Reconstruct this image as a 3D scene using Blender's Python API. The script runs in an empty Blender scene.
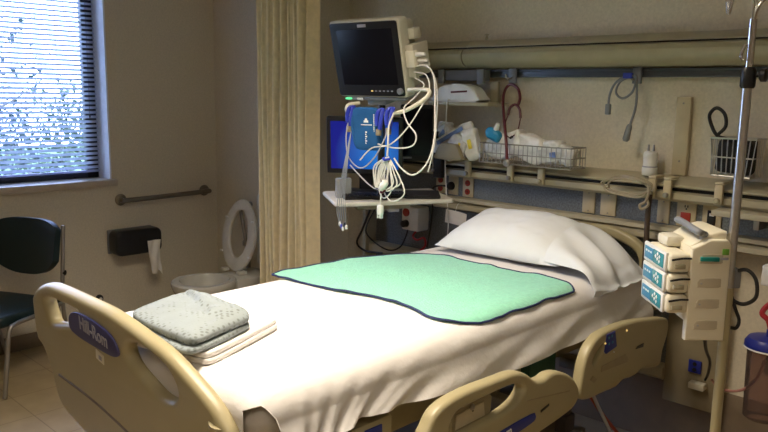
import bpy, bmesh, math, random
from mathutils import Vector, Matrix, noise
random.seed(7)
scn = bpy.context.scene
COL = scn.collection
PI = math.pi
V = Vector

# ---------------------------------------------------------------- camera
F_PX, PITCH, YAW, ROLL, EYE = 751.25, .16403, .76856, .016227, 1.65
cam_d = bpy.data.cameras.new('camera'); cam = bpy.data.objects.new('camera', cam_d); COL.objects.link(cam)
fw = V((-math.sin(YAW)*math.cos(PITCH), math.cos(YAW)*math.cos(PITCH), -math.sin(PITCH)))
rt = V((math.cos(YAW), math.sin(YAW), 0)); up = rt.cross(fw)
cr, sr = math.cos(ROLL), math.sin(ROLL)
rx = rt*cr + up*sr; ux = up*cr - rt*sr
cam.matrix_world = Matrix(((rx.x, ux.x, -fw.x, 0), (rx.y, ux.y, -fw.y, 0), (rx.z, ux.z, -fw.z, EYE), (0, 0, 0, 1)))
cam_d.sensor_width = 36; cam_d.lens = F_PX/768*36; cam_d.clip_start = .05; cam_d.clip_end = 200
scn.camera = cam

# ---------------------------------------------------------------- materials
def M(name, col, rough=.55, metal=0., var=.06, scale=18., bump=0., bscale=60., spec=.4, sheen=0., coat=0.):
    m = bpy.data.materials.new(name); m.use_nodes = True
    nt = m.node_tree; N = nt.nodes; Lk = nt.links
    b = N['Principled BSDF']
    b.inputs['Roughness'].default_value = rough; b.inputs['Metallic'].default_value = metal
    b.inputs['Specular IOR Level'].default_value = spec
    if sheen: b.inputs['Sheen Weight'].default_value = sheen
    if coat: b.inputs['Coat Weight'].default_value = coat; b.inputs['Coat Roughness'].default_value = .12
    tc = N.new('ShaderNodeTexCoord'); no = N.new('ShaderNodeTexNoise')
    no.inputs['Scale'].default_value = scale; no.inputs['Detail'].default_value = 4
    Lk.new(tc.outputs['Object'], no.inputs['Vector'])
    r = N.new('ShaderNodeValToRGB')
    r.color_ramp.elements[0].position = .3; r.color_ramp.elements[1].position = .7
    r.color_ramp.elements[0].color = tuple(max(0, c*(1-var)) for c in col)+(1,)
    r.color_ramp.elements[1].color = tuple(min(1, c*(1+var)) for c in col)+(1,)
    Lk.new(no.outputs['Fac'], r.inputs['Fac']); Lk.new(r.outputs['Color'], b.inputs['Base Color'])
    if bump:
        n2 = N.new('ShaderNodeTexNoise'); n2.inputs['Scale'].default_value = bscale; n2.inputs['Detail'].default_value = 5
        Lk.new(tc.outputs['Object'], n2.inputs['Vector'])
        bp = N.new('ShaderNodeBump'); bp.inputs['Strength'].default_value = bump; bp.inputs['Distance'].default_value = .01
        Lk.new(n2.outputs['Fac'], bp.inputs['Height']); Lk.new(bp.outputs['Normal'], b.inputs['Normal'])
    return m

def Memit(name, col, strength, base=None):
    m = M(name, base or col, .25)
    b = m.node_tree.nodes['Principled BSDF']
    b.inputs['Emission Color'].default_value = tuple(col)+(1,); b.inputs['Emission Strength'].default_value = strength
    return m

def Mclear(name, col=(1, 1, 1), gloss=.1, mixcol=0.):
    m = bpy.data.materials.new(name); m.use_nodes = True
    nt = m.node_tree; N = nt.nodes; N.clear()
    out = N.new('ShaderNodeOutputMaterial'); tr = N.new('ShaderNodeBsdfTransparent'); tr.inputs['Color'].default_value = tuple(col)+(1,)
    gl = N.new('ShaderNodeBsdfGlossy'); gl.inputs['Roughness'].default_value = gloss
    mx = N.new('ShaderNodeMixShader'); fr = N.new('ShaderNodeFresnel'); fr.inputs['IOR'].default_value = 1.3
    nt.links.new(fr.outputs['Fac'], mx.inputs['Fac']); nt.links.new(tr.outputs[0], mx.inputs[1]); nt.links.new(gl.outputs[0], mx.inputs[2])
    last = mx
    if mixcol:
        df = N.new('ShaderNodeBsdfDiffuse'); df.inputs['Color'].default_value = tuple(col)+(1,)
        m2 = N.new('ShaderNodeMixShader'); m2.inputs['Fac'].default_value = mixcol
        nt.links.new(mx.outputs[0], m2.inputs[1]); nt.links.new(df.outputs[0], m2.inputs[2]); last = m2
    nt.links.new(last.outputs[0], out.inputs['Surface'])
    return m

wallm = M('beige_vinyl_wallcovering', (.68, .61, .475), .75, var=.07, scale=90, bump=.12, bscale=140)
def floor_material():
    m = M('beige_vinyl_tile', (.36, .275, .155), .35, var=.1, scale=9, spec=.45)
    nt = m.node_tree; N = nt.nodes; b = N['Principled BSDF']
    tc = N.new('ShaderNodeTexCoord'); br = N.new('ShaderNodeTexBrick')
    br.offset = 0; br.inputs['Scale'].default_value = 1; br.inputs['Brick Width'].default_value = .305; br.inputs['Row Height'].default_value = .305
    br.inputs['Mortar Size'].default_value = .003
    br.inputs['Color1'].default_value = (1, 1, 1, 1); br.inputs['Color2'].default_value = (.93, .93, .93, 1); br.inputs['Mortar'].default_value = (.6, .58, .55, 1)
    nt.links.new(tc.outputs['Object'], br.inputs['Vector'])
    mx = N.new('ShaderNodeMix'); mx.data_type = 'RGBA'; mx.blend_type = 'MULTIPLY'; mx.inputs['Factor'].default_value = 1
    src = b.inputs['Base Color'].links[0].from_socket
    nt.links.new(src, mx.inputs['A']); nt.links.new(br.outputs['Color'], mx.inputs['B'])
    nt.links.new(mx.outputs['Result'], b.inputs['Base Color'])
    return m
floorm = floor_material()
ceilm = M('white_ceiling_tile', (.7, .68, .63), .9, bump=.2, bscale=80)
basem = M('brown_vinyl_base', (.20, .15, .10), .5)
sillm = M('beige_sill_laminate', (.55, .47, .36), .4)
revealm = M('white_reveal_paint', (.80, .83, .88), .6)
darkframe = M('dark_bronze_frame', (.02, .022, .03), .4)
slatm = M('white_blind_slat', (.62, .63, .70), .45)
_n = slatm.node_tree; _t = _n.nodes.new('ShaderNodeBsdfTranslucent'); _t.inputs['Color'].default_value = (.55, .62, .85, 1)
_x = _n.nodes.new('ShaderNodeMixShader'); _x.inputs['Fac'].default_value = .4
_n.links.new(_n.nodes['Principled BSDF'].outputs[0], _x.inputs[1]); _n.links.new(_t.outputs[0], _x.inputs[2]); _n.links.new(_x.outputs[0], _n.nodes['Material Output'].inputs['Surface'])
cordm = M('white_blind_cord', (.75, .75, .75), .7)
glassm = Mclear('window_glass', (.96, .98, 1), .02)
cream = M('cream_bed_plastic', (.385, .33, .19), .38, var=.04, scale=6, spec=.45, bump=.03, bscale=250)
cream2 = M('tan_bed_plastic', (.31, .26, .155), .45, var=.05)
beige = M('beige_enamel', (.43, .385, .265), .42, var=.05)
beigeplate = M('beige_outlet_plate', (.55, .47, .31), .45)
beigelight = M('ivory_plastic', (.70, .66, .54), .42)
pumpm = M('ivory_pump_casing', (.80, .74, .58), .4, var=.03)
bluegrey = M('blue_grey_speckled_laminate', (.155, .172, .188), .5, var=.35, scale=120)
railgrey = M('dark_grey_anodised_rail', (.10, .11, .12), .4, metal=.4)
bracketgrey = M('grey_painted_bracket', (.22, .23, .25), .45)
black = M('black_plastic', (.012, .012, .014), .38)
blackmat = M('black_rubber', (.015, .014, .014), .65)
blackfab = M('dark_green_black_vinyl', (.006, .018, .020), .42, bump=.1, bscale=180)
steel = M('brushed_steel', (.52, .50, .47), .3, metal=1., var=.08, scale=40)
dullsteel = M('dull_steel', (.36, .34, .31), .4, metal=.9)
chrome = M('chrome', (.65, .64, .62), .15, metal=1.)
porcelain = M('white_porcelain', (.62, .59, .50), .2, coat=.5)
seatm = M('white_toilet_seat', (.66, .62, .53), .3)
paperm = M('tissue_paper', (.80, .76, .69), .9, bump=.3, bscale=90)
curtm = M('mustard_curtain_cloth', (.76, .64, .39), .85, var=.08, scale=30, bump=.1, bscale=200, sheen=.2)
sheetm = M('white_cotton_sheet', (.74, .71, .685), .85, var=.015, scale=8, bump=.30, bscale=28, sheen=.1)
pillm = M('white_pillowcase', (.74, .76, .79), .85, var=.015, bump=.14, bscale=22, sheen=.1)
mattm = M('grey_vinyl_mattress', (.52, .48, .43), .45, var=.12, scale=14)
greenm = M('green_quilted_pad', (.27, .66, .48), .9, var=.07, scale=60, bump=.5, bscale=120, sheen=.3)
navym = M('navy_edge_binding', (.02, .03, .10), .8)
blanketm = M('white_flannel', (.76, .73, .71), .9, var=.02, bump=.3, bscale=160, sheen=.3)
housing = M('monitor_ivory_plastic', (.50, .475, .385), .42)
whitep = M('white_plastic', (.74, .73, .70), .4)
traym = M('white_laminate_tray', (.72, .68, .60), .4)
screenoff = M('dark_glass_screen', (.008, .008, .012), .3, spec=.12)
def blue_screen():
    m = Memit('blue_desktop_screen', (.01, .06, .55), 1.0, (.005, .01, .03))
    nt = m.node_tree; N = nt.nodes; b = N['Principled BSDF']
    tc = N.new('ShaderNodeTexCoord'); g = N.new('ShaderNodeTexGradient'); g.gradient_type = 'SPHERICAL'
    mp = N.new('ShaderNodeMapping'); mp.inputs['Location'].default_value = (-.22, -.18, .22); mp.inputs['Scale'].default_value = (4.5, 4.5, 4.5)
    nt.links.new(tc.outputs['Object'], mp.inputs['Vector']); nt.links.new(mp.outputs['Vector'], g.inputs['Vector'])
    r = N.new('ShaderNodeValToRGB'); r.color_ramp.elements[0].color = (.004, .006, .20, 1); r.color_ramp.elements[1].color = (.015, .17, .58, 1)
    nt.links.new(g.outputs['Fac'], r.inputs['Fac']); nt.links.new(r.outputs['Color'], b.inputs['Emission Color'])
    return m
bluescreen = blue_screen()
tealscreen = Memit('teal_pump_screen', (.03, .42, .48), .12, (.03, .20, .24))
tealdark = M('teal_blue_keypad', (.05, .24, .42), .4)
tealm = M('teal_latch', (.01, .26, .25), .4)
whitemark = M('white_print', (.82, .84, .86), .6)
greymark = M('grey_print', (.36, .36, .42), .6)
greenled = Memit('green_indicator', (.15, .9, .35), .7)
amberled = Memit('amber_indicator', (.9, .6, .2), .8)
bluecuff = M('blue_nylon_cuff', (.012, .10, .30), .75, bump=.2, bscale=150)
blueclip = M('blue_cable_clip', (.03, .05, .42), .45)
bluelabel = M('blue_label_film', (.05, .05, .16), .35)
bluelabel2 = M('bright_blue_label_film', (.02, .035, .25), .35)
cablewhite = M('white_cable', (.72, .70, .66), .5)
cablegrey = M('grey_cable', (.42, .41, .42), .5)
cablebeige = M('beige_hose', (.34, .29, .20), .55)
cableblack = M('black_cable', (.014, .013, .013), .5)
redtube = M('dark_red_rubber', (.10, .012, .018), .4)
redtube2 = M('red_tubing', (.38, .02, .03), .4)
pinktube = M('pink_clear_tubing', (.42, .20, .17), .4)
redout = M('red_outlet', (.36, .035, .02), .45)
yellowm = M('yellow_print', (.75, .58, .05), .6)
bagclear = M('crinkled_clear_wrap', (.58, .57, .54), .3, var=.2, scale=40, bump=.5, bscale=40, spec=.6)
bagwhite = M('white_wrapped_packet', (.72, .70, .66), .5, var=.1, scale=30, bump=.4, bscale=40)
bagblue = M('blue_printed_packet', (.16, .24, .50), .5, var=.2, scale=30)
bluetube = M('blue_mask_tube', (.02, .22, .42), .4)
tanbin = M('tan_plastic_bin', (.27, .225, .14), .5)
lensm = M('fixture_diffuser', (.42, .38, .25), .35)
canclear = Mclear('clear_canister_plastic', (.55, .42, .38), .1, .12)
canblue = M('blue_canister_lid', (.02, .03, .26), .35)
bark = M('tree_bark', (.10, .085, .07), .9)
leafm = M('green_leaf', (.050, .075, .035), .6, var=.3, scale=2)
leafm2 = M('blue_green_leaf', (.025, .042, .045), .6, var=.3, scale=2)
grassm = M('lawn_grass', (.10, .17, .05), .9, var=.3, scale=3)

def gown_material():
    m = M('grey_patterned_gown', (.25, .285, .295), .9, var=.04, bump=.15, bscale=120)
    nt = m.node_tree; N = nt.nodes; b = N['Principled BSDF']
    tc = N.new('ShaderNodeTexCoord'); vo = N.new('ShaderNodeTexVoronoi'); vo.inputs['Scale'].default_value = 62; vo.inputs['Randomness'].default_value = .25
    mp = N.new('ShaderNodeMapping'); mp.inputs['Scale'].default_value = (1, 1, 1); mp.inputs['Rotation'].default_value = (0, 0, .5)
    nt.links.new(tc.outputs['Object'], mp.inputs['Vector']); nt.links.new(mp.outputs['Vector'], vo.inputs['Vector'])
    r = N.new('ShaderNodeValToRGB'); r.color_ramp.elements[0].position = .22; r.color_ramp.elements[0].color = (.36, .36, .31, 1)
    r.color_ramp.elements[1].position = .40; r.color_ramp.elements[1].color = (1, 1, 1, 1)
    nt.links.new(vo.outputs['Distance'], r.inputs['Fac'])
    mx = N.new('ShaderNodeMix'); mx.data_type = 'RGBA'; mx.blend_type = 'MULTIPLY'; mx.inputs['Factor'].default_value = .62
    src = b.inputs['Base Color'].links[0].from_socket
    nt.links.new(src, mx.inputs['A']); nt.links.new(r.outputs['Color'], mx.inputs['B']); nt.links.new(mx.outputs['Result'], b.inputs['Base Color'])
    return m
gownm = gown_material()

# ---------------------------------------------------------------- mesh builder
ORIG = {}
def rotmat(deg=(0, 0, 0)):
    return Matrix.Rotation(math.radians(deg[2]), 4, 'Z') @ Matrix.Rotation(math.radians(deg[1]), 4, 'Y') @ Matrix.Rotation(math.radians(deg[0]), 4, 'X')
def frame(o, ex, ey, ez):
    ex, ey, ez, o = V(ex), V(ey), V(ez), V(o)
    return Matrix(((ex.x, ey.x, ez.x, o.x), (ex.y, ey.y, ez.y, o.y), (ex.z, ey.z, ez.z, o.z), (0, 0, 0, 1)))

def smooth_path(pts, n=6, closed=False):
    P = [V(p) for p in pts]
    if len(P) < 3 or n < 2: return P
    out = []; m = len(P)
    for i in range(m if closed else m-1):
        if closed: p0, p1, p2, p3 = P[(i-1) % m], P[i], P[(i+1) % m], P[(i+2) % m]
        else: p0, p1, p2, p3 = P[max(i-1, 0)], P[i], P[i+1], P[min(i+2, m-1)]
        for k in range(n):
            t = k/n
            out.append(.5*((2*p1)+(p2-p0)*t+(2*p0-5*p1+4*p2-p3)*t*t+(3*p1-p0-3*p2+p3)*t**3))
    if not closed: out.append(P[-1])
    return out

class MB:
    def __init__(s, T=None): s.v = []; s.f = []; s.T = T or Matrix()
    def add(s, vs, fs, T=None):
        k = len(s.v); A = s.T @ T if T else s.T
        s.v += [A @ V(v) for v in vs]; s.f += [tuple(i+k for i in f) for f in fs]; return s
    def addbm(s, bm, T=None):
        bm.verts.index_update()
        s.add([v.co.copy() for v in bm.verts], [[v.index for v in f.verts] for f in bm.faces], T); bm.free(); return s
    def box(s, c, size, bev=0., rot=None, seg=2):
        bm = bmesh.new(); bmesh.ops.create_cube(bm, size=1)
        for v in bm.verts: v.co = V((v.co.x*size[0], v.co.y*size[1], v.co.z*size[2]))
        if bev: bmesh.ops.bevel(bm, geom=bm.edges[:], offset=min(bev, min(size)*.49), segments=seg, profile=.5, affect='EDGES')
        T = Matrix.Translation(V(c))
        if rot: T = T @ rotmat(rot)
        return s.addbm(bm, T)
    def bx(s, x0, x1, y0, y1, z0, z1, bev=0., seg=2):
        return s.box(((x0+x1)/2, (y0+y1)/2, (z0+z1)/2), (abs(x1-x0), abs(y1-y0), abs(z1-z0)), bev, None, seg)
    def tube(s, pts, r, n=8, sm=6, closed=False, caps=True):
        P = smooth_path(pts, sm, closed); m = len(P)
        rr = r if callable(r) else (lambda t: r)
        tg = []
        for i in range(m):
            a = P[(i-1) % m] if closed else P[max(i-1, 0)]; b = P[(i+1) % m] if closed else P[min(i+1, m-1)]
            d = b-a; tg.append(d.normalized() if d.length > 1e-9 else V((0, 0, 1)))
        u = tg[0].orthogonal().normalized(); vs = []; fs = []
        for i in range(m):
            u = (u-tg[i]*u.dot(tg[i])); u = u.normalized() if u.length > 1e-6 else tg[i].orthogonal().normalized()
            w = tg[i].cross(u); R = rr(i/max(1, m-1))
            for k in range(n):
                a = 2*PI*k/n; vs.append(P[i]+u*R*math.cos(a)+w*R*math.sin(a))
        for i in range(m if closed else m-1):
            j = (i+1) % m
            for k in range(n):
                fs.append((i*n+k, i*n+(k+1) % n, j*n+(k+1) % n, j*n+k))
        if caps and not closed: fs.append(tuple(range(n-1, -1, -1))); fs.append(tuple((m-1)*n+k for k in range(n)))
        return s.add(vs, fs)
    def cyl(s, a, b, r, r2=None, n=16):
        r2 = r if r2 is None else r2
        return s.tube([a, b], lambda t: r+(r2-r)*t, n, 1)
    def lathe(s, prof, T=None, n=24, cap=True):
        vs = []; fs = []; m = len(prof)
        for (r, z) in prof:
            for k in range(n):
                a = 2*PI*k/n; vs.append((r*math.cos(a), r*math.sin(a), z))
        for i in range(m-1):
            for k in range(n): fs.append((i*n+k, i*n+(k+1) % n, (i+1)*n+(k+1) % n, (i+1)*n+k))
        if cap: fs.append(tuple(range(n-1, -1, -1))); fs.append(tuple((m-1)*n+k for k in range(n)))
        return s.add(vs, fs, T)
    def prism(s, poly, h0, h1, T=None):
        n = len(poly); vs = [(x, y, h0) for x, y in poly]+[(x, y, h1) for x, y in poly]
        fs = [tuple(range(n-1, -1, -1)), tuple(range(n, 2*n))]+[(i, (i+1) % n, n+(i+1) % n, n+i) for i in range(n)]
        return s.add(vs, fs, T)
    def plate(s, loops, depth, bev, T=None, sm=4, bres=3):
        # filled outline with holes, bevelled edges: loops in local xy, thickness along z (centred)
        cu = bpy.data.curves.new('tmp', 'CURVE'); cu.dimensions = '2D'; cu.fill_mode = 'BOTH'
        cu.extrude = max(depth/2-bev, .0005); cu.bevel_depth = bev; cu.bevel_resolution = bres
        for li, lp in enumerate(loops):
            pp = smooth_path([(x, y, 0) for x, y in lp], sm, True); m_ = len(pp)
            ar = sum(pp[i].x*pp[(i+1) % m_].y-pp[(i+1) % m_].x*pp[i].y for i in range(m_))
            sg = (1 if ar > 0 else -1)*(1 if li == 0 else -1); p2 = []
            for i in range(m_):
                d = pp[(i+1) % m_]-pp[i-1]; d = d.normalized() if d.length > 1e-9 else V((1, 0, 0))
                p2.append(pp[i]+V((-d.y, d.x, 0))*bev*sg)
            pp = p2
            sp = cu.splines.new('POLY'); sp.points.add(len(pp)-1)
            for q, p in zip(sp.points, pp): q.co = (p.x, p.y, 0, 1)
            sp.use_cyclic_u = True
        ob = bpy.data.objects.new('tmp', cu); COL.objects.link(ob)
        dg = bpy.context.evaluated_depsgraph_get(); me = bpy.data.meshes.new_from_object(ob.evaluated_get(dg))
        bm = bmesh.new(); bm.from_mesh(me); bmesh.ops.remove_doubles(bm, verts=bm.verts, dist=1e-5)
        s.addbm(bm, T); bpy.data.objects.remove(ob); bpy.data.curves.remove(cu); bpy.data.meshes.remove(me); return s
    def text(s, body, size, T, depth=.0006):
        cu = bpy.data.curves.new('tmp', 'FONT'); cu.body = body; cu.size = size; cu.extrude = depth; cu.align_x = 'CENTER'; cu.align_y = 'CENTER'; cu.offset = size*.02
        ob = bpy.data.objects.new('tmp', cu); COL.objects.link(ob)
        dg = bpy.context.evaluated_depsgraph_get(); me = bpy.data.meshes.new_from_object(ob.evaluated_get(dg))
        bm = bmesh.new(); bm.from_mesh(me); s.addbm(bm, T)
        bpy.data.objects.remove(ob); bpy.data.curves.remove(cu); bpy.data.meshes.remove(me); return s
    def grid(s, fn, nu, nv, thick=0.):
        vs = [V(fn(i/nu, j/nv)) for j in range(nv+1) for i in range(nu+1)]
        w = nu+1
        fs = [(j*w+i, j*w+i+1, (j+1)*w+i+1, (j+1)*w+i) for j in range(nv) for i in range(nu)]
        if thick:
            nr = [V() for _ in vs]
            for f in fs:
                n_ = (vs[f[1]]-vs[f[0]]).cross(vs[f[3]]-vs[f[0]])
                for i in f: nr[i] += n_
            k = len(vs); vs2 = [v-(n_.normalized() if n_.length > 0 else V((0, 0, 1)))*thick for v, n_ in zip(vs, nr)]
            bd = [i for i in range(nu)]+[]
            fs2 = [tuple(i+k for i in reversed(f)) for f in fs]
            edge = [(i, i+1) for i in range(nu)]+[(nv*w+i+1, nv*w+i) for i in range(nu)]+[((j+1)*w, j*w) for j in range(nv)]+[(j*w+nu, (j+1)*w+nu) for j in range(nv)]
            fs3 = [(b, a, a+k, b+k) for a, b in edge]
            vs += vs2; fs = fs+fs2+fs3
        return s.add(vs, fs)
    def sellip(s, T, size, p=.5, nu=40, nv=24, fn=None, pp=None):
        pp = p if pp is None else pp
        # soft box: superellipsoid in a frame, optional displacement of the local points
        sx, sy, sz = size; vs = []; fs = []
        cp = lambda t, e: math.copysign(abs(math.cos(t))**e, math.cos(t)); sp = lambda t, e: math.copysign(abs(math.sin(t))**e, math.sin(t))
        for j in range(1, nv):
            b = -PI/2+PI*j/nv
            for i in range(nu):
                a = 2*PI*i/nu
                v = V((sx/2*cp(b, p)*cp(a, pp), sy/2*cp(b, p)*sp(a, pp), sz/2*sp(b, p)))
                vs.append(fn(v) if fn else v)
        for j in range(nv-2):
            for i in range(nu): fs.append((j*nu+i, j*nu+(i+1) % nu, (j+1)*nu+(i+1) % nu, (j+1)*nu+i))
        fs.append(tuple(range(nu-1, -1, -1))); fs.append(tuple((nv-2)*nu+i for i in range(nu)))
        return s.add(vs, fs, T)
    def build(s, name, mat, parent=None, angle=40, smooth=True, label=None, kind=None):
        me = bpy.data.meshes.new(name)
        lo = V([min(v[i] for v in s.v) for i in range(3)]); hi = V([max(v[i] for v in s.v) for i in range(3)])
        c = (lo+hi)/2
        if parent is None: c.z = lo.z
        me.from_pydata([v-c for v in s.v], [], s.f); me.update()
        bm = bmesh.new(); bm.from_mesh(me); bmesh.ops.recalc_face_normals(bm, faces=bm.faces); bm.to_mesh(me); bm.free()
        if smooth:
            me.shade_smooth(); me.set_sharp_from_angle(angle=math.radians(angle))
        me.materials.append(mat)
        o = bpy.data.objects.new(name, me); COL.objects.link(o); ORIG[o.name] = c
        if parent: o.parent = parent; o.location = c-ORIG[parent.name]
        else: o.location = c
        if label: o['label'] = label
        if kind: o['kind'] = kind
        return o

def tag(o, label, cat, group=None):
    o['label'] = label; o['category'] = cat
    if group: o['group'] = group
    return o
def thing(name, loc, label, cat, group=None):
    o = bpy.data.objects.new(name, None); COL.objects.link(o); o.location = loc; o.empty_display_size = .1
    ORIG[o.name] = V(loc); return tag(o, label, cat, group)
def struct(name, mb, mat, parent=None, **k):
    return mb.build(name, mat, parent, kind='structure', **k)
def nz(p, s=1.): return noise.noise(V(p)*s)

rr = lambda w, h, r, k=4: [(sx*(w/2-r)+r*math.cos(a), sy*(h/2-r)+r*math.sin(a)) for sx, sy, a0 in ((1, 1, 0), (-1, 1, PI/2), (-1, -1, PI), (1, -1, 1.5*PI)) for a in [a0+PI/2*j/k for j in range(k+1)]]
def PX(px, py, yv):       # sight line through a point of the photograph, met with the depth plane y = yv
    d = rx*((px-384)/F_PX)+ux*(-(py-216)/F_PX)+fw; q = yv/d.y; return V((0, 0, EYE))+d*q
def wp(*l): return [PX(a, b, c) for a, b, c in l]

# ---------------------------------------------------------------- room
LX, HY, TY, JX = -4.80, 3.40, 3.15, -3.62     # window wall, head wall, toilet wall, jog between them
RX, FY, CZ = 1.7, -1.9, 2.75
struct('floor', MB().bx(LX-.25, RX+.1, FY-.1, HY+.1, -.1, 0), floorm)
struct('ceiling', MB().bx(LX-.25, RX+.1, FY-.1, HY+.1, CZ, CZ+.1), ceilm)
WY0, WY1, WZ0, WZ1 = .25, 2.33, 1.042, 2.5
m = MB()
m.bx(LX-.22, LX, FY-.1, WY0, 0, CZ); m.bx(LX-.22, LX, WY1, HY+.1, 0, CZ); m.bx(LX-.22, LX, WY0, WY1, 0, WZ0-.04); m.bx(LX-.22, LX, WY0, WY1, WZ1, CZ)
struct('wall_left', m, wallm, smooth=False)
struct('wall_back', MB().bx(LX, JX, TY, HY+.1, 0, CZ), wallm, smooth=False)
struct('wall_head', MB().bx(JX, RX+.1, HY, HY+.1, 0, CZ), wallm, smooth=False)
struct('wall_right', MB().bx(RX, RX+.1, FY, HY, 0, CZ), wallm, smooth=False)
struct('wall_front', MB().bx(LX, RX+.1, FY-.1, FY, 0, CZ), wallm, smooth=False)
struct('baseboard_left', MB().bx(LX, LX+.012, FY, TY, 0, .10, .004), basem)
struct('baseboard_back', MB().bx(LX+.012, JX, TY-.012, TY, 0, .10, .004), basem)
struct('baseboard_head_shade', MB().bx(JX, RX, HY-.012, HY, 0, .335, .004), basem)  # brown base carried up the wall to darken its shaded lower part
# window: sill and reveal trim, dark frame, glass
struct('trim_1', MB().bx(LX-.22, LX+.03, WY0-.03, WY1+.03, WZ0-.045, WZ0, .006), sillm)
m = MB(); m.bx(LX-.215, LX+.001, WY1-.012, WY1, WZ0, WZ1); m.bx(LX-.215, LX+.001, WY0, WY0+.012, WZ0, WZ1); m.bx(LX-.215, LX+.001, WY0, WY1, WZ1-.012, WZ1)
struct('trim_2', m, revealm, smooth=False)
m = MB(); fx0, fx1 = LX-.21, LX-.16; w = .075; ya, yb, za, zb = WY0+.012, WY1-.012, WZ0, WZ1-.012
m.bx(fx0, fx1, yb-w, yb, za, zb, .004); m.bx(fx0, fx1, ya, ya+w, za, zb, .004); m.bx(fx0, fx1, ya+w, yb-w, za, za+.045, .004); m.bx(fx0, fx1, ya+w, yb-w, zb-w, zb, .004)
win = struct('window_1', m, darkframe)
struct('glass_pane', MB().bx(fx0+.02, fx0+.026, ya+w-.005, yb-w+.005, za+.04, zb-w+.005), glassm, win)
# blind
blind = thing('window_blind', (LX-.13, 1.3, WZ0+.02), 'white horizontal slat blind lowered in front of the window', 'blind')
m = MB(); y0, y1, xb = WY0+.03, WY1-.022, LX-.13
z = WZ0+.075
while z < WZ1-.06:
    t = math.radians(38); hw = .0135; n_ = 4
    prof = []
    for k in range(n_+1):
        q = -1+2*k/n_; prof.append((xb+q*hw*math.cos(t), z+q*hw*math.sin(t)*-1+.0018*(1-q*q)))
    vs = [(px, y0, pz) for px, pz in prof]+[(px, y1, pz) for px, pz in prof]
    m.add(vs, [(k, k+1, n_+2+k, n_+1+k) for k in range(n_)]); z += .0305
m.build('slats', slatm, blind)
MB().bx(xb-.013, xb+.013, y0, y1, WZ0+.042, WZ0+.056, .004).build('bottom_rail', slatm, blind)
MB().bx(xb-.016, xb+.016, y0, y1, WZ1-.055, WZ1-.014, .003).build('head_rail', slatm, blind)
for yy in (.6, 1.35, 2.05):
    MB().cyl((xb+.016, yy, WZ0+.05), (xb+.016, yy, WZ1-.05), .0013, n=6).build('ladder_cord', cordm, blind)
m = MB().tube([(xb+.022, 2.25, WZ1-.05), (xb+.022, 2.25, 1.9), (xb+.024, 2.248, 1.47)], .0012, 6); m.lathe([(.002, 0), (.006, -.006), (.005, -.025), (.002, -.03)], Matrix.Translation((xb+.024, 2.248, 1.475)), 10)
m.build('pull_cord', black, blind)

# ---------------------------------------------------------------- outside the window
struct('ground', MB().bx(-60, LX-.6, -40, 45, -3.3, -3.0), grassm)
def tree(name, base, h, crown, nleaf, lm, label, seed, leaf=.1):
    rnd = random.Random(seed); t = thing(name, base, label, 'tree' if 'tree' in name else 'shrub', 'greenery outside the window')
    b = V(base); m = MB(); m.tube([b, b+V((.05, .05, h*.35)), b+V((-.08, 0, h*.7)), b+V((0, .05, h))], lambda q: .085*(1-q*.8)*h/5, 8)
    pts = []
    for k in range(16 if 'tree' in name else 8):
        q = .25+.7*k/16; a = k*2.4; p0 = b+V((0, 0, h*q)); L = crown*(1.15-q*.6)
        p2 = p0+V((math.cos(a)*L, math.sin(a)*L, L*.55)); m.tube([p0, (p0+p2)/2+V((0, 0, -.05)), p2], lambda q: .03*(1-.8*q), 5)
        pts += [(p0.lerp(p2, w_), L*.4) for w_ in (.5, .75, 1.)]
    m.build('trunk', bark, t)
    m = MB()
    for k in range(nleaf):
        c, R = pts[rnd.randrange(len(pts))]
        p = c+V((rnd.gauss(0, R), rnd.gauss(0, R), rnd.gauss(0, R*.8)))
        if p.z < b.z+.05: continue
        d = V((rnd.uniform(-1, 1), rnd.uniform(-1, 1), rnd.uniform(-1, 1))).normalized(); e = d.orthogonal().normalized(); L = leaf*rnd.uniform(.6, 1.3)
        f_ = d.cross(e)*L*.04
        m.add([p-d*L*.5, p+e*L*.25+f_, p+d*L*.5, p-e*L*.25-f_], [(0, 1, 2, 3)])
    m.build('foliage', lm, t, smooth=False)
tree('slender_tree', (-11.2, 3.55, -3.0), 5.8, 1.0, 800, leafm2, 'slender leafy tree with thin trunk nearest the window glass', 1)
tree('bushy_tree', (-17.5, 8.4, -3.0), 3.9, 1.7, 3600, leafm, 'broad bushy green tree low behind the slender tree outside', 2, .16)
tree('bushy_tree', (-18.5, 5.2, -3.0), 4.1, 1.6, 3400, leafm2, 'dark bushy tree at the lower left of the window view', 3, .16)
tree('round_shrub', (-13.6, 6.1, -3.0), 2.5, 1.1, 3000, leafm, 'round green shrub just above the window sill outside', 4, .13)
tree('round_shrub', (-14.0, 4.3, -3.0), 2.6, 1.0, 3000, leafm2, 'dark shrub at the foot of the slender tree outside', 5, .13)

# ---------------------------------------------------------------- left wall fittings
t = thing('grab_bar', (LX, 2.7, .86), 'steel grab bar with round flanges on the wall below the window', 'grab bar')
MB().tube([(LX+.012, 2.385, .897), (LX+.05, 2.385, .897), (LX+.062, 2.405, .897), (LX+.062, 2.72, .902), (LX+.062, 3.02, .908), (LX+.05, 3.04, .908), (LX+.012, 3.04, .908)], .017, 12, 5).build('bar', M('bronze_steel', (.24, .21, .17), .4, metal=.8), t)
for yy, zz in ((2.385, .897), (3.04, .908)):
    MB().lathe([(.040, 0), (.040, .006), (.030, .013), (.018, .016)], frame((LX, yy, zz), (0, 1, 0), (0, 0, 1), (1, 0, 0))).build('flange', bpy.data.materials['bronze_steel'], t)

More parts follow.
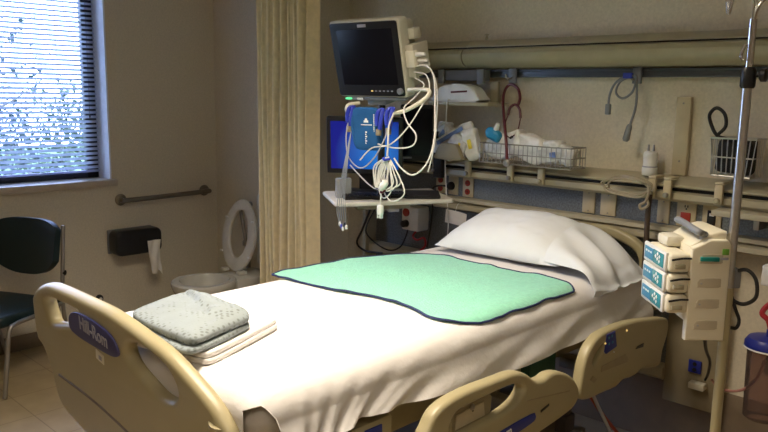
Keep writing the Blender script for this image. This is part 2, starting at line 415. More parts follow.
t = thing('toilet_paper_dispenser', (LX, 2.42, .55), 'black double roll toilet paper dispenser on the wall under the grab bar', 'dispenser')
MB().bx(LX, LX+.016, 2.275, 2.60, .535, .70, .008).build('back_plate', bracketgrey, t)
pl = [(-.163, -.070), (-.163, .070), (-.14, .086), (0, .090), (.14, .086), (.163, .055), (.163, -.05), (.15, -.068), (.14, -.076), (-.14, -.076)]
MB().plate([rr(.335, .172, .045)], .125, .02, frame((LX+.077, 2.445, .617), (0, 1, 0), (0, 0, 1), (1, 0, 0)), 1).build('housing', black, t)
MB().bx(LX+.139, LX+.143, 2.44, 2.50, .63, .65, .002).build('lock_plate', blackmat, t)
MB().cyl((LX+.075, 2.49, .575), (LX+.075, 2.595, .575), .046, n=24).build('paper_roll', paperm, t)
def tail(u, v):
    zz = .620-.235*v-.02*(u > .3)*math.sin(u*7)*(v > .9)
    return (LX+.150+.006*math.sin(u*9+v*5)+.012*math.sin(v*3), 2.492+.098*u+.010*v-(.01*math.sin(v*4))+(.5-u)*.028*v, zz)
MB().grid(tail, 10, 16, .0012).build('paper_tail', paperm, t)

t = thing('wall_bumper', (LX, 2.2, .2), 'small dark bumper with pale centre low on the wall beside the chair', 'bumper')
MB().lathe([(.026, 0), (.026, .012), (.020, .022), (.0, .026)], frame((LX, 2.203, .24), (0, 1, 0), (0, 0, 1), (1, 0, 0)), 16).build('rubber_pad', blackmat, t)
MB().lathe([(.011, 0), (.011, .004), (0, .005)], frame((LX+.025, 2.203, .24), (0, 1, 0), (0, 0, 1), (1, 0, 0)), 12).build('screw_cap', whitep, t)

# visitor chair --------------------------------------------------
cn = V((.45, -.89, 0)).normalized(); cw = V((cn.y, -cn.x, 0))   # facing, and across from its left post (picture right) towards picture left
c0 = V((-4.28, 1.738, 0))
t = thing('visitor_chair', c0+cw*.24+cn*.2, 'dark green vinyl visitor chair with grey metal legs under the window', 'chair')
CT = frame(c0, cw, cn, (0, 0, 1))     # local x across, y forward, z up
W = .49
def backf(u, v):
    x = W*u; q = 2*u-1
    zb = .555+.10*abs(q)**2.6; zt = .885-.05*abs(q)**4
    return (x, .0-.045*(1-q*q)-.03*v, zb+(zt-zb)*v)
g = MB(CT); g.grid(backf, 24, 14, .035)
g.build('backrest', blackfab, t, angle=60)
sp = [(.005, .02), (.0, .2), (.01, .40), (.05, .465), (.245, .49), (W-.05, .465), (W-.01, .40), (W, .2), (W-.005, .02), (.245, .0)]
MB(CT).plate([sp], .065, .026, Matrix.Translation((0, -.02, .405)), 4).build('seat', blackfab, t)
for x in (-.012, W+.012):
    MB(CT).tube([(x, -.035, .86), (x, -.02, .7), (x, .0, .40), (x, -.03, .2), (x, -.08, .01)], .0115, 10).build('rear_leg', dullsteel, t)
    MB(CT).tube([(x, .0, .41), (x, .2, .395), (x, .36, .39), (x, .41, .36), (x, .44, .2), (x, .47, .01)], .0125, 10).build('front_leg', dullsteel, t)
for x in (-.012, W+.012):
    MB(CT).lathe([(.012, -.012), (.017, -.008), (.017, .008), (.012, .012)], frame((x, -.018, .585), (0, 1, 0), (0, 0, 1), (1, 0, 0)), 12).build('bolt_cap', blackmat, t)
MB(CT).tube([(-.012, .03, .375), (W+.012, .03, .375)], .010, 8, 1).build('cross_bar', dullsteel, t)

# ---------------------------------------------------------------- toilet
tx = -4.255
t = thing('toilet', (tx, 2.75, 0), 'white toilet with its seat raised against the wall beside the curtain', 'toilet')
def egg(k, n, sx, y0, y1):
    a = 2*PI*k/n; cy = y0+(y1-y0)*.42
    y = math.sin(a); return (sx*math.cos(a), cy+(y*(y1-cy) if y > 0 else y*(cy-y0)))
def bowl_ring(sc, z, n=36, dy=0): return [V((tx+.055+egg(k, n, .20, -.44, 0)[0]*sc, 2.86+dy+(egg(k, n, .185, -.42, 0)[1]+.18)*sc-.18, z)) for k in range(n)]
m = MB(); rings = [bowl_ring(.55, .0), bowl_ring(.56, .1), bowl_ring(.72, .24), bowl_ring(.97, .34), bowl_ring(1.02, .375), bowl_ring(1.02, .395), bowl_ring(.98, .405), bowl_ring(.80, .405), bowl_ring(.76, .39), bowl_ring(.62, .30), bowl_ring(.35, .22), bowl_ring(.1, .20)]
vs = [v for r_ in rings for v in r_]; n = 36
fs = [(i*n+k, i*n+(k+1) % n, (i+1)*n+(k+1) % n, (i+1)*n+k) for i in range(len(rings)-1) for k in range(n)]+[tuple(range(n)), tuple((len(rings)-1)*n+k for k in range(n))]
m.add(vs, fs); m.bx(tx-.08, tx+.18, 2.82, 3.148, .12, .40, .03)
m.build('bowl', porcelain, t)
# raised ring seat
ST = frame((tx, 2.925, .41), (1, 0, 0), (0, .17, .985), (0, -.985, .17))
outer = [(.19*math.cos(a)*(1 if math.sin(a) < 0.2 else 1-.12*(math.sin(a)-.2)), .25+.25*math.sin(a)) for a in [2*PI*k/28 for k in range(28)]]
inner = [(.105*math.cos(a), .26+.165*math.sin(a)) for a in [2*PI*k/24 for k in range(24)]]
st = MB(ST).plate([outer, inner], .024, .010, None, 2).build('seat', seatm, t)
for a_ in ((-.165, .12), (.165, .12), (-.15, .36), (.15, .36)):
    MB(ST).box((a_[0], a_[1], .016), (.03, .014, .012), .004).build('seat_bumper', whitep, st)
for x in (-.09, .09):
    MB().bx(tx+x-.022, tx+x+.022, 2.885, 2.95, .402, .425, .006).build('hinge', seatm, t)
fv = MB().cyl((tx-.10, TY-.01, .845), (tx-.10, TY-.09, .845), .020); fv.lathe([(.0, -.03), (.030, -.028), (.030, .028), (0, .03)], Matrix.Translation((tx-.10, TY-.10, .845)))
fv.cyl((tx-.10, TY-.10, .82), (tx-.06, TY-.07, .50), .013); fv.cyl((tx-.06, TY-.07, .50), (tx-.06, TY-.07, .40), .018); fv.lathe([(.024, 0), (.024, .03), (.014, .04)], Matrix.Translation((tx-.075, TY-.075, .56)))
fv.build('flush_valve', dullsteel, t)
MB().bx(tx+.03, tx+.30, TY-.065, TY-.005, .44, .94, .02).build('splash_panel', seatm, t)

# ---------------------------------------------------------------- curtain
t = thing('privacy_curtain', (-3.52, 2.8, .12), 'mustard cubicle curtain gathered in folds between the toilet and the bed', 'curtain')
CX0, CX1 = -3.755, -3.215
FW = [.9, 1.3, .7, 1.1, .8, 1.4, .75, 1.0, 1.5]; FD = [.055, .07, .045, .075, .05, .08, .05, .06, .03]
FC = [sum(FW[:k]) for k in range(len(FW)+1)]
def curt(u, v):
    z = .14+2.5*v
    q = min(max(u+.012*math.sin(v*3.1+u*8)*u*(1-u)*4, 0), .99999)*FC[-1]
    k = max(i_ for i_ in range(len(FW)) if FC[i_] <= q); w_ = (q-FC[k])/FW[k]
    d = FD[k]*(.8+.2*math.sin(v*2.6+k*1.7))
    y = d*2.3*(1-abs(math.sin(PI*w_))**1.15)-.05        # rounded pleats with sharp creases between them
    x = CX0+(CX1-CX0)*q/FC[-1]+.016*math.sin(2*PI*w_)*(d/.06)+.005*math.sin(v*6+k)
    return (x, 2.79+y+.008*nz((u*9, v*3, 3))+.010*math.sin(u*11+2*v), z)
MB().grid(curt, 320, 40, .003).build('cloth', curtm, t, angle=75)
hk = MB()
for k in range(8):
    x = CX0+(CX1-CX0)*(k+.5)/8; hk.tube([(x, 2.8, 2.62), (x, 2.8, 2.70), (x, 2.8, 2.72)], .003, 6)
hk.build('hooks', steel, t)
t = thing('curtain_track', (-3.7, 2.8, 2.71), 'white curtain track on the ceiling above the mustard curtain', 'track')
MB().bx(-4.75, -1.0, 2.785, 2.815, 2.715, 2.75, .004).build('track_rail', whitep, t)

# ---------------------------------------------------------------- head wall unit
HX0, HX1 = -3.30, .9
t = thing('headwall_unit', (-1.8, 3.3, .3), 'long beige medical wall rail with blue grey panels behind the bed', 'wall unit')
prof = [(3.40, 1.295), (3.40, 1.25), (3.27, 1.25), (3.245, 1.257), (3.245, 1.264), (3.26, 1.272)]
def extr(mb, prof, x0, x1):
    n = len(prof); vs = [(x0, y, z) for y, z in prof]+[(x1, y, z) for y, z in prof]
    return mb.add(vs, [tuple(range(n)), tuple(range(2*n-1, n-1, -1))]+[(i, (i+1) % n, n+(i+1) % n, n+i) for i in range(n)])
extr(MB(), prof, HX0, HX1).build('top_ledge', beige, t)
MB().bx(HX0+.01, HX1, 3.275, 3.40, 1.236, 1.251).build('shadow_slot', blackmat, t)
extr(MB(), [(3.40, 1.236), (3.255, 1.236), (3.238, 1.230), (3.236, 1.205), (3.25, 1.192), (3.40, 1.192)], HX0, HX1).build('equipment_rail', beige, t)
MB().bx(HX0+.01, HX1, 3.315, 3.40, 1.07, 1.193).build('upper_panel', bluegrey, t)
m = MB(); extr(m, [(3.40, 1.074), (3.30, 1.074), (3.272, 1.068), (3.268, 1.052), (3.28, 1.045), (3.40, 1.045)], HX0, HX1); extr(m, [(3.40, 1.040), (3.285, 1.040), (3.265, 1.030), (3.265, 1.010), (3.29, 1.0), (3.40, 1.0)], HX0, HX1)
m.build('middle_rail', beige, t)
MB().bx(HX0+.01, -1.375, 3.335, 3.40, .40, 1.0).build('lower_panel', bluegrey, t)
m = MB(); extr(m, [(3.40, .72), (3.30, .72), (3.28, .705), (3.28, .66), (3.30, .645), (3.40, .645)], HX0, -2.55); extr(m, [(3.40, .42), (3.31, .42), (3.29, .405), (3.29, .36), (3.31, .345), (3.40, .345)], HX0, -1.375)
m.build('lower_rail', beige, t)
MB().bx(HX0-.03, HX0, 3.25, 3.40, .34, 1.295, .008).build('end_cap', beige, t)
MB().bx(-1.375, -1.13, 3.315, 3.40, .25, 1.0, .006).build('service_column', tanbin, t, label='tan vertical service column')
# beige side panel of wall beside the unit
# ---- outlets on the panel
def outlet(x0, x1, z0, z1, label, kind='blank', group='plates along the blue grey panel'):
    y = 3.3145
    t = thing('wall_outlet' if kind != 'blank' else 'cover_plate', ((x0+x1)/2, y, z0), label, 'outlet' if kind != 'blank' else 'cover plate', group)
    MB().bx(x0, x1, y-.010, y, z0, z1, .004).build('plate', beigeplate, t)
    xc, zc = (x0+x1)/2, (z0+z1)/2
    if kind == 'duplex':
        for dz in (-.024, .024):
            r_ = MB().lathe([(.017, 0), (.017, .005), (.014, .007)], frame((xc, y-.009, zc+dz), (1, 0, 0), (0, 0, 1), (0, -1, 0)), 16).build('socket', redout, t, label='red socket')
            MB().bx(xc-.007, xc-.004, y-.0175, y-.0155, zc+dz-.004, zc+dz+.006).bx(xc+.004, xc+.007, y-.0175, y-.0155, zc+dz-.004, zc+dz+.006).build('slots', black, r_)
    if kind == 'red':
        MB().bx(xc-.022, xc+.022, y-.018, y-.009, zc-.035, zc+.008, .003).build('button', redout, t, label='red square button')
        MB().bx(xc-.008, xc-.004, y-.012, y-.0095, zc+.03, zc+.04).bx(xc+.004, xc+.008, y-.012, y-.0095, zc+.03, zc+.04).bx(xc-.003, xc+.003, y-.012, y-.0095, zc+.02, zc+.027).build('print_mark', black, t)
    if kind == 'black':
        MB().bx(xc-.018, xc+.018, y-.016, y-.009, zc-.035, zc+.03, .003).build('port', black, t)
        MB().bx(xc-.008, xc+.012, y-.018, y-.0155, zc+.006, zc+.018).build('port_light', whitep, t)
    if kind == 'single':
        MB().lathe([(.017, 0), (.017, .005), (.014, .007)], frame((xc, y-.009, zc), (1, 0, 0), (0, 0, 1), (0, -1, 0)), 16).build('socket', beigelight, t)
    if kind == 'blank':
        for dz in (z0+.012, z1-.012): MB().lathe([(.004, 0), (.003, .002)], frame((xc, y-.010, dz), (1, 0, 0), (0, 0, 1), (0, -1, 0)), 8).build('screw', dullsteel, t)
    return t
outlet(-2.782, -2.712, 1.080, 1.185, 'leftmost beige outlet plate with two red sockets above the tray', 'duplex')
outlet(-2.690, -2.622, 1.080, 1.185, 'beige outlet plate with the black plug in it', 'single')
outlet(-2.588, -2.515, 1.078, 1.185, 'beige outlet plate with two red sockets right of the black plug', 'duplex')
outlet(-1.842, -1.775, 1.080, 1.190, 'left of two blank beige plates above the pillow')
outlet(-1.745, -1.665, 1.080, 1.190, 'right of two blank beige plates above the pillow')
outlet(-1.462, -1.405, 1.080, 1.190, 'narrow blank beige plate beside the hanging hose')
outlet(-1.372, -1.285, 1.078, 1.190, 'beige call plate with a red square button above the pump', 'red')
outlet(-1.258, -1.175, 1.078, 1.190, 'beige plate with a black port right of the red button', 'black')
t = thing('power_plug', (-2.66, 3.25, 1.12), 'black round plug pushed into the beige outlet above the tray', 'plug')
MB().lathe([(.016, 0), (.024, .01), (.022, .03), (.010, .045)], frame((-2.656, 3.302, 1.132), (1, 0, 0), (0, 0, 1), (0, -1, 0)), 16).build('plug_body', black, t)
MB().tube([(-2.656, 3.262, 1.132), (-2.70, 3.24, 1.132), (-2.755, 3.25, 1.115), (-2.77, 3.27, 1.08), (-2.775, 3.262, .9), (-2.80, 3.26, .76)], .005, 8).build('cord', cableblack, t)

# equipment clamps on the rail
for i, (x, lab) in enumerate([(-2.215, 'beige rail clamp under the hanging red stethoscope'), (-2.03, 'beige rail clamp below the middle of the wire basket'), (-2.49, 'beige rail clamp at the left end of the wire basket'),
                              (-1.455, 'left of two paired beige rail clamps beside the hose coil'), (-1.385, 'right of two paired beige rail clamps beside the hose coil'), (-1.165, 'beige rail clamp under the black cuff basket'), (-2.72, 'beige rail clamp above the leftmost red outlet')]):
    t = thing('rail_clamp', (x, 3.24, 1.19), lab, 'clamp', 'clamps on the wall rail')
    MB().bx(x-.018, x+.018, 3.212, 3.234, 1.203, 1.288, .006).build('jaw', beigeplate, t)
    MB().bx(x-.018, x+.018, 3.212, 3.30, 1.289, 1.300, .004).build('hook', beigeplate, t)
    MB().lathe([(.010, 0), (.012, .004), (.012, .014), (.008, .018)], frame((x, 3.212, 1.222), (1, 0, 0), (0, 0, 1), (0, -1, 0)), 12).build('knob', beige if i % 2 else dullsteel, t)

# ---------------------------------------------------------------- overbed light fixture & upper rail
def fixture(x0, x1, label, knob=False):
    t = thing('overbed_light', ((x0+x1)/2, 3.3, 1.78), label, 'wall light', 'light fixtures above the bed')
    extr(MB(), [(3.40, 1.935), (3.335, 1.930), (3.285, 1.897), (3.285, 1.892), (3.40, 1.892)], x0, x1).build('top_housing', beige, t)
    MB().bx(x0+.004, x1-.004, 3.30, 3.40, 1.884, 1.893).build('vent_slot', blackmat, t)
    extr(MB(), [(3.40, 1.885), (3.285, 1.885), (3.262, 1.876), (3.250, 1.856), (3.252, 1.832), (3.268, 1.806), (3.30, 1.788), (3.34, 1.782), (3.40, 1.782)], x0, x1).build('diffuser', lensm, t, angle=30)
    if knob: MB().lathe([(.006, 0), (.010, .004), (.004, .02), (.014, .028), (.0, .034)], Matrix.Translation((-2.47, 3.32, 1.931)), 12).build('pull_knob', beige, t)
    return t
fixture(-3.27, -2.588, 'left short section of the beige light fixture above the bed')
fixture(-2.582, .8, 'right long section of the beige light fixture above the bed', True)
m = MB(); m.bx(-3.2, .8, 3.372, 3.40, 1.735, 1.776, .003); m.bx(-3.2, .8, 3.362, 3.373, 1.765, 1.776, .002); m.bx(-3.2, .8, 3.362, 3.373, 1.735, 1.744, .002)
tag(m.build('mounting_rail', railgrey), 'dark grey metal track on the wall beneath the light fixture', 'rail')
m = MB(); m.bx(-2.79, -2.465, 3.315, 3.361, 1.715, 1.775, .006)
t = thing('rail_bracket', (-2.63, 3.34, 1.70), 'wide grey bracket block on the upper track above the thermometer', 'bracket')
m.build('block', bracketgrey, t)
for x in (-2.765, -2.49): MB().bx(x-.022, x+.022, 3.300, 3.318, 1.70, 1.779, .004).build('end_jaw', bracketgrey, t)
for x, lab in ((-2.315, 'small grey hook on the upper track holding the red stethoscope'), (-1.625, 'small grey hook on the upper track holding the grey cables')):
    t = thing('rail_hook', (x, 3.35, 1.70), lab, 'hook', 'hooks on the upper track')
    MB().bx(x-.022, x+.022, 3.345, 3.361, 1.705, 1.785, .004).build('hook_plate', bracketgrey, t)
    MB().tube([(x, 3.345, 1.735), (x, 3.31, 1.722), (x, 3.295, 1.73), (x, 3.288, 1.75)], .005, 8).build('hook_prong', dullsteel, t)

# shelf with thermometer base
t = thing('wall_shelf', (-2.54, 3.28, 1.56), 'small beige shelf under the grey bracket', 'shelf')
MB().bx(-2.745, -2.335, 3.17, 3.361, 1.583, 1.602, .004).build('shelf_board', beige, t)
MB().bx(-2.45, -2.40, 3.340, 3.361, 1.602, 1.712, .003).build('hanger', beige, t)
t = thing('thermometer_base', (-2.58, 3.25, 1.602), 'white rounded thermometer unit with a dark slot on the small shelf', 'thermometer')
arch = [(-.145, 0), (.145, 0), (.145, .045), (.11, .078), (.05, .093), (-.02, .096), (-.08, .086), (-.13, .06), (-.145, .035)]
MB().plate([arch], .10, .010, frame((-2.575, 3.235, 1.602), (1, 0, 0), (0, 0, 1), (0, -1, 0)), 3).build('casing', whitep, t)
MB().box((-2.54, 3.1845, 1.656), (.11, .002, .010), .0008, (0, -3, 0)).build('slot', redtube, t)
MB().bx(-2.735, -2.718, 3.20, 3.27, 1.604, 1.67, .004).build('side_cap', cablegrey, t)
MB().tube([(-2.60, 3.183, 1.612), (-2.602, 3.165, 1.606), (-2.602, 3.162, 1.55), (-2.605, 3.16, 1.35), (-2.585, 3.16, 1.12), (-2.565, 3.16, .97), (-2.57, 3.16, .86)], .0032, 6).build('probe_cord', cablewhite, t)

# stethoscope
t = thing('stethoscope', (-2.31, 3.29, 1.30), 'dark red stethoscope hanging from the upper track', 'stethoscope')
MB().tube(wp((507, 160, 3.075), (506, 140, 3.09), (503.5, 112, 3.17), (503.5, 96, 3.24), (507, 87, 3.28), (512, 84.5, 3.28), (518, 89, 3.27), (520, 98, 3.25), (518, 105, 3.23)), .0075, 8).build('tubing', redtube, t)
MB().tube(wp((508, 115, 3.20), (510, 108, 3.21), (515, 104.5, 3.22), (519.5, 109, 3.21), (520.5, 118, 3.20)), .0065, 8).build('binaural_yoke', redtube, t)
for pts in (wp((520.5, 118, 3.20), (517.5, 131, 3.16), (512, 137, 3.12)), wp((508, 115, 3.20), (505, 125, 3.16), (506.5, 135, 3.12), (510.5, 138, 3.11))):
    e = MB().tube(pts, .0030, 6).build('ear_tube', redtube, t)
    MB().lathe([(0, -.006), (.006, -.003), (.006, .004), (0, .008)], Matrix.Translation(pts[-1]), 10).build('ear_tip', black, e)
MB().lathe([(.020, 0), (.020, .008), (.012, .016)], frame(PX(507, 163, 3.075), (1, 0, 0), (0, 0, 1), (0, -1, 0)), 16).build('chestpiece', dullsteel, t)

# wire basket & contents ---------------------------------------
def wire_basket(name, x0, x1, y0, y1, z0, z1, label, n=20, taper=0., r=.0026):
    t = thing(name, ((x0+x1)/2, (y0+y1)/2, z0), label, 'basket')
    m = MB()
    for z, d in ((z1, 0), ((z0+z1)/2, taper/2), (z0, taper)):
        m.tube([(x0+d, y0, z), (x1-d, y0, z), (x1-d, y1, z), (x0+d, y1, z)], r*1.3 if z != (z0+z1)/2 else r, 6, 1, True)
    for k in range(n+1):
        q = k/n; m.tube([(x0+(x1-x0)*q, y0, z1), (x0+taper+(x1-x0-2*taper)*q, y0, z0), (x0+taper+(x1-x0-2*taper)*q, y1, z0), (x0+(x1-x0)*q, y1, z1)], r*.8, 5, 1)
    for k in range(1, 5):
        for xx in (x0, x1): m.cyl((xx, y0+(y1-y0)*k/5, z0), (xx, y0+(y1-y0)*k/5, z1), r*.8, n=5)
    m.build('wire_frame', steel if n < 12 else dullsteel, t)
    return t
t = wire_basket('wire_basket', -2.325, -1.80, 3.10, 3.235, 1.305, 1.402, 'long wire basket of wrapped supplies on the beige rail')
for x in (-2.30, -1.88): MB().tube([(x, 3.235, 1.402), (x, 3.262, 1.39), (x, 3.27, 1.34), (x, 3.27, 1.297)], .004, 6, 2).build('basket_hook', dullsteel, t)
def packet(c, size, rot, mat, label, seed, name='wrapped_packet', group='wrapped supplies on the rail', mark=None, amp=.012):
    def fn(v):
        q = V((v.x+seed*.37, v.y+seed*.11, v.z)); d = nz(q, 22)*amp+nz(q, 55)*amp*.4
        return v+V((nz(q+V((3, 0, 0)), 20)*amp*.6, d, nz(q+V((0, 5, 0)), 20)*amp*.6))
    T = Matrix.Translation(V(c)) @ rotmat(rot)
    t = thing(name, c, label, 'packet', group)
    MB().sellip(T, size, .38, 36, 20, fn).build('wrapper', mat, t, angle=80)
    if mark is not None:
        sz, off, mm = mark
        MB(T).box((off[0], -size[1]*.5-.006, off[1]), (sz[0], .004, sz[1]), .001).build('print_mark', mm, t)
    return t
pk = [((-2.265, 3.165, 1.375), (.11, .07, .10), (5, 10, 0), bagclear, 'clear crinkled packet at the left end of the long wire basket'),
      ((-2.17, 3.17, 1.40), (.15, .08, .13), (0, -18, 5), bagwhite, 'white packet heaped behind the stethoscope chestpiece in the basket'),
      ((-2.06, 3.175, 1.385), (.17, .08, .13), (8, 14, -4), bagwhite, 'white packet sloping in the middle of the long wire basket'),
      ((-1.94, 3.165, 1.375), (.13, .07, .11), (-6, -10, 6), bagclear, 'clear wrinkled packet right of the middle of the wire basket'),
      ((-1.86, 3.17, 1.365), (.10, .07, .085), (0, 20, 0), bagclear, 'clear packet at the right end of the long wire basket')]
for i, a in enumerate(pk): packet(*a, seed=i*3+1, group='packets in the wire basket', mark=((.03, .03), (.02, -.02), bagblue) if i == 3 else None)
t = thing('face_mask', (-2.35, 3.15, 1.40), 'blue oxygen mask with tube end sticking up from the basket', 'mask', 'packets in the wire basket')
T = Matrix.Translation((-2.255, 3.12, 1.445)) @ rotmat((0, 25, 10))
MB().sellip(T, (.095, .05, .06), .7, 20, 12, lambda v: v+V((0, nz(v, 40)*.008, nz(v, 40)*.006))).build('mask_cup', bluetube, t)
MB().tube([(-2.245, 3.12, 1.465), (-2.235, 3.115, 1.482), (-2.225, 3.11, 1.500)], lambda q: .016-.006*q, 10).build('mask_port', whitep, t)
# packets piled on the ledge left of the basket
pp = [((-2.615, 3.20, 1.385), (.19, .05, .15), (0, 38, 4), bagclear, 'crinkled clear packet leaning at the far left of the supply pile', ((.05, .05), (-.03, .02), bagblue)),
      ((-2.565, 3.175, 1.415), (.30, .035, .070), (0, -28, 2), bagwhite, 'long white packet with a blue strip lying across the supply pile', ((.19, .022), (.0, .008), bagblue)),
      ((-2.50, 3.145, 1.365), (.12, .05, .11), (0, 30, -3), bagclear, 'clear packet with a yellow mark behind the tan holder', ((.016, .04), (.02, .02), yellowm)),
      ((-2.42, 3.16, 1.385), (.085, .05, .17), (0, -18, 2), bagwhite, 'white packet with a yellow mark at the right of the supply pile', ((.022, .05), (.005, .0), yellowm)),
      ((-2.67, 3.24, 1.455), (.09, .05, .075), (0, 5, 2), bagwhite, 'small pale packet standing at the back of the supply pile', ((.04, .03), (0, 0), bagblue))]
for i, a in enumerate(pp): packet(*a[:5], seed=i*5+2, mark=a[5])
t = thing('wall_holder', (-2.61, 3.12, 1.30), 'tan plastic holder clipped to the rail in front of the packets', 'holder')
MB().plate([[(-.085, 0), (.085, 0), (.085, .03), (.06, .075), (.04, .085), (-.04, .085), (-.06, .075), (-.085, .03)]], .03, .006, frame((-2.525, 3.10, 1.300), (1, 0, 0), (0, 0, 1), (0, -1, 0)), 2).build('front_shell', tanbin, t)
MB().bx(-2.60, -2.45, 3.112, 3.25, 1.300, 1.310, .003).build('tray_floor', tanbin, t)

# grey cables on the upper track
t = thing('hanging_cable', (-1.68, 3.29, 1.46), 'coiled grey monitor cable with two connectors hanging on the bare wall', 'cable')
y = 3.288
MB(Matrix.Translation((.045, 0, .005))).tube([(-1.655, y, 1.735), (-1.70, y, 1.73), (-1.745, y, 1.70), (-1.768, y, 1.65), (-1.772, y, 1.60)], .0055, 8).build('short_lead', bracketgrey, t)
MB(Matrix.Translation((.045, 0, .005))).tube([(-1.66, y, 1.735), (-1.715, y-.006, 1.71), (-1.735, y-.006, 1.66), (-1.70, y-.008, 1.632), (-1.655, y-.008, 1.66), (-1.64, y-.004, 1.72), (-1.65, y, 1.738), (-1.638, y, 1.70), (-1.636, y, 1.6), (-1.658, y, 1.51)], .0055, 8).build('long_lead', bracketgrey, t)
MB(Matrix.Translation((.045, 0, .005))).bx(-1.784, -1.760, y-.011, y+.011, 1.555, 1.605, .005).build('connector', bracketgrey, t)
m = MB(Matrix.Translation((.045, 0, .005))); m.lathe([(.008, .04), (.013, .03), (.016, -.03), (.010, -.04)], Matrix.Translation((-1.667, y, 1.475)) @ rotmat((0, 12, 0)), 12); m.build('connector', bracketgrey, t)
MB(Matrix.Translation((.045, 0, .005))).bx(-1.705, -1.66, y-.012, y+.008, 1.722, 1.748, .004).build('tie', blueclip, t)

# bottle, hose coil, conduit strip on the ledge
t = thing('suction_bottle', (-1.52, 3.30, 1.285), 'small white cylindrical bottle standing on the beige rail ledge', 'bottle')
MB().lathe([(.032, 0), (.035, .004), (.035, .035), (.031, .04), (.031, .085), (.033, .09), (.030, .105), (.018, .112)], Matrix.Translation((-1.520, 3.325, 1.290))).build('body', whitep, t)
for dx in (-.012, .012): MB().cyl((-1.52+dx, 3.325, 1.40), (-1.52+dx, 3.325, 1.43), .006, .004, 8).build('spout', dullsteel, t)
MB().lathe([(.0335, 0), (.0335, .006)], Matrix.Translation((-1.52, 3.325, 1.327))).build('ring', greymark, t)
t = thing('coiled_hose', (-1.58, 3.21, 1.20), 'beige hose looped over the wall rail below the white bottle', 'hose')
pts = []
for k in range(60):
    a = k*2*PI/15; R = .12+.012*math.sin(k*.7); pts.append((-1.555+R*.9*math.cos(a)+.012*math.sin(k), 3.180-.012*(k/60)*2+.006*math.sin(k*1.7), 1.245+(.038+.012*math.sin(k*.45))*math.sin(a)))
MB().tube(pts, .0042, 7, 3).build('hose_loops', cablebeige, t)
MB().tube([(-1.455, 3.175, 1.27), (-1.445, 3.165, 1.23), (-1.455, 3.165, 1.19), (-1.478, 3.16, 1.172), (-1.468, 3.16, 1.155), (-1.442, 3.165, 1.175), (-1.452, 3.17, 1.20)], .0065, 8).build('knotted_end', cablebeige, t)
tag(MB().tube([(-1.452, 3.195, 1.22), (-1.452, 3.19, 1.12), (-1.447, 3.185, 1.0), (-1.447, 3.185, .82), (-1.44, 3.2, .70)], .0125, 10).build('drain_hose', M('dark_brown_hose', (.07, .05, .035), .5)), 'dark brown hose hanging below the rail beside the pillow', 'hose')
t = thing('conduit_cover', (-1.40, 3.38, 1.28), 'tall narrow beige conduit cover on the wall above the rail', 'conduit')
m = MB(); m.bx(-1.440, -1.374, 3.372, 3.40, 1.296, 1.648, .004); m.build('cover', beigeplate, t)
for zz in (1.36, 1.62): MB().lathe([(.005, 0), (.004, .002)], frame((-1.407, 3.372, zz), (1, 0, 0), (0, 0, 1), (0, -1, 0)), 8).build('screw', dullsteel, t)

# blood pressure basket on the right
t = wire_basket('cuff_basket', -1.215, -1.035, 3.22, 3.335, 1.325, 1.482, 'small wire basket holding a black cuff behind the steel pole', 8, .015, .0032)
MB().bx(-1.15, -1.10, 3.335, 3.40, 1.45, 1.475, .003).build('wall_mount', dullsteel, t)
t = thing('pressure_cuff', (-1.15, 3.28, 1.31), 'black blood pressure cuff with coiled tube in the small wire basket', 'cuff')
MB().sellip(Matrix.Translation((-1.125, 3.278, 1.405)) @ rotmat((0, 4, 0)), (.145, .085, .145), .3, 30, 18, lambda v: v+V((nz(v, 25)*.006, nz(v, 30)*.012, nz(v, 25)*.006))).build('cuff', blackmat, t)
MB().tube([(-1.13, 3.27, 1.465), (-1.165, 3.25, 1.478), (-1.20, 3.245, 1.49), (-1.225, 3.245, 1.525), (-1.240, 3.245, 1.575), (-1.215, 3.25, 1.605), (-1.180, 3.25, 1.58), (-1.172, 3.25, 1.53), (-1.20, 3.248, 1.495)], .0075, 8).build('coiled_tube', cableblack, t)
t = thing('side_shelf', (-.9, 3.2, 1.165), 'narrow beige shelf on the panel right of the steel pole', 'shelf')
MB().bx(-1.165, -.60, 3.15, 3.312, 1.165, 1.190, .005).build('shelf_board', beige, t)
for x in (-1.0, -.7): MB().bx(x-.012, x+.012, 3.20, 3.312, 1.120, 1.166, .003).build('bracket', dullsteel, t)

# ---------------------------------------------------------------- tray table with computer
A, B, C_ = V((-3.01, 2.635, 1.12)), V((-2.644, 2.396, 1.12)), V((-2.359, 2.954, 1.12)); D = A+C_-B
tu = (C_-B).normalized(); tn = (B-A).normalized()          # along the front edge, and out towards the room
t = thing('computer_tray', (A+C_)/2, 'white work tray on a wall arm carrying the keyboard and blue screen', 'tray')
TT = frame(B, tu, -tn, (0, 0, 1)); TL, TW = (C_-B).length, (B-A).length
ol = [(0, .02), (.02, 0), (TL-.02, 0), (TL, .02), (TL, TW-.02), (TL-.02, TW), (.02, TW), (0, TW-.02)]
MB(TT).plate([ol], .022, .008, Matrix.Translation((0, 0, -.011)), 1).build('tray_top', traym, t)
MB(TT).bx(.12, .40, .06, .22, -.05, -.0225, .006).build('drawer_box', tanbin, t)
MB(TT).bx(.30, .36, .12, TW-.04, -.075, -.05, .005).build('arm', dullsteel, t)
pc = TT @ V((.33, TW-.06, -.06))
m = MB(); m.cyl(pc+V((0, 0, -.0)), pc+V((0, 0, -.05)), .022); m.bx(pc.x-.025, pc.x+.025, pc.y, 3.264, pc.z-.035, pc.z-.004, .006); m.build('arm_post', dullsteel, t)

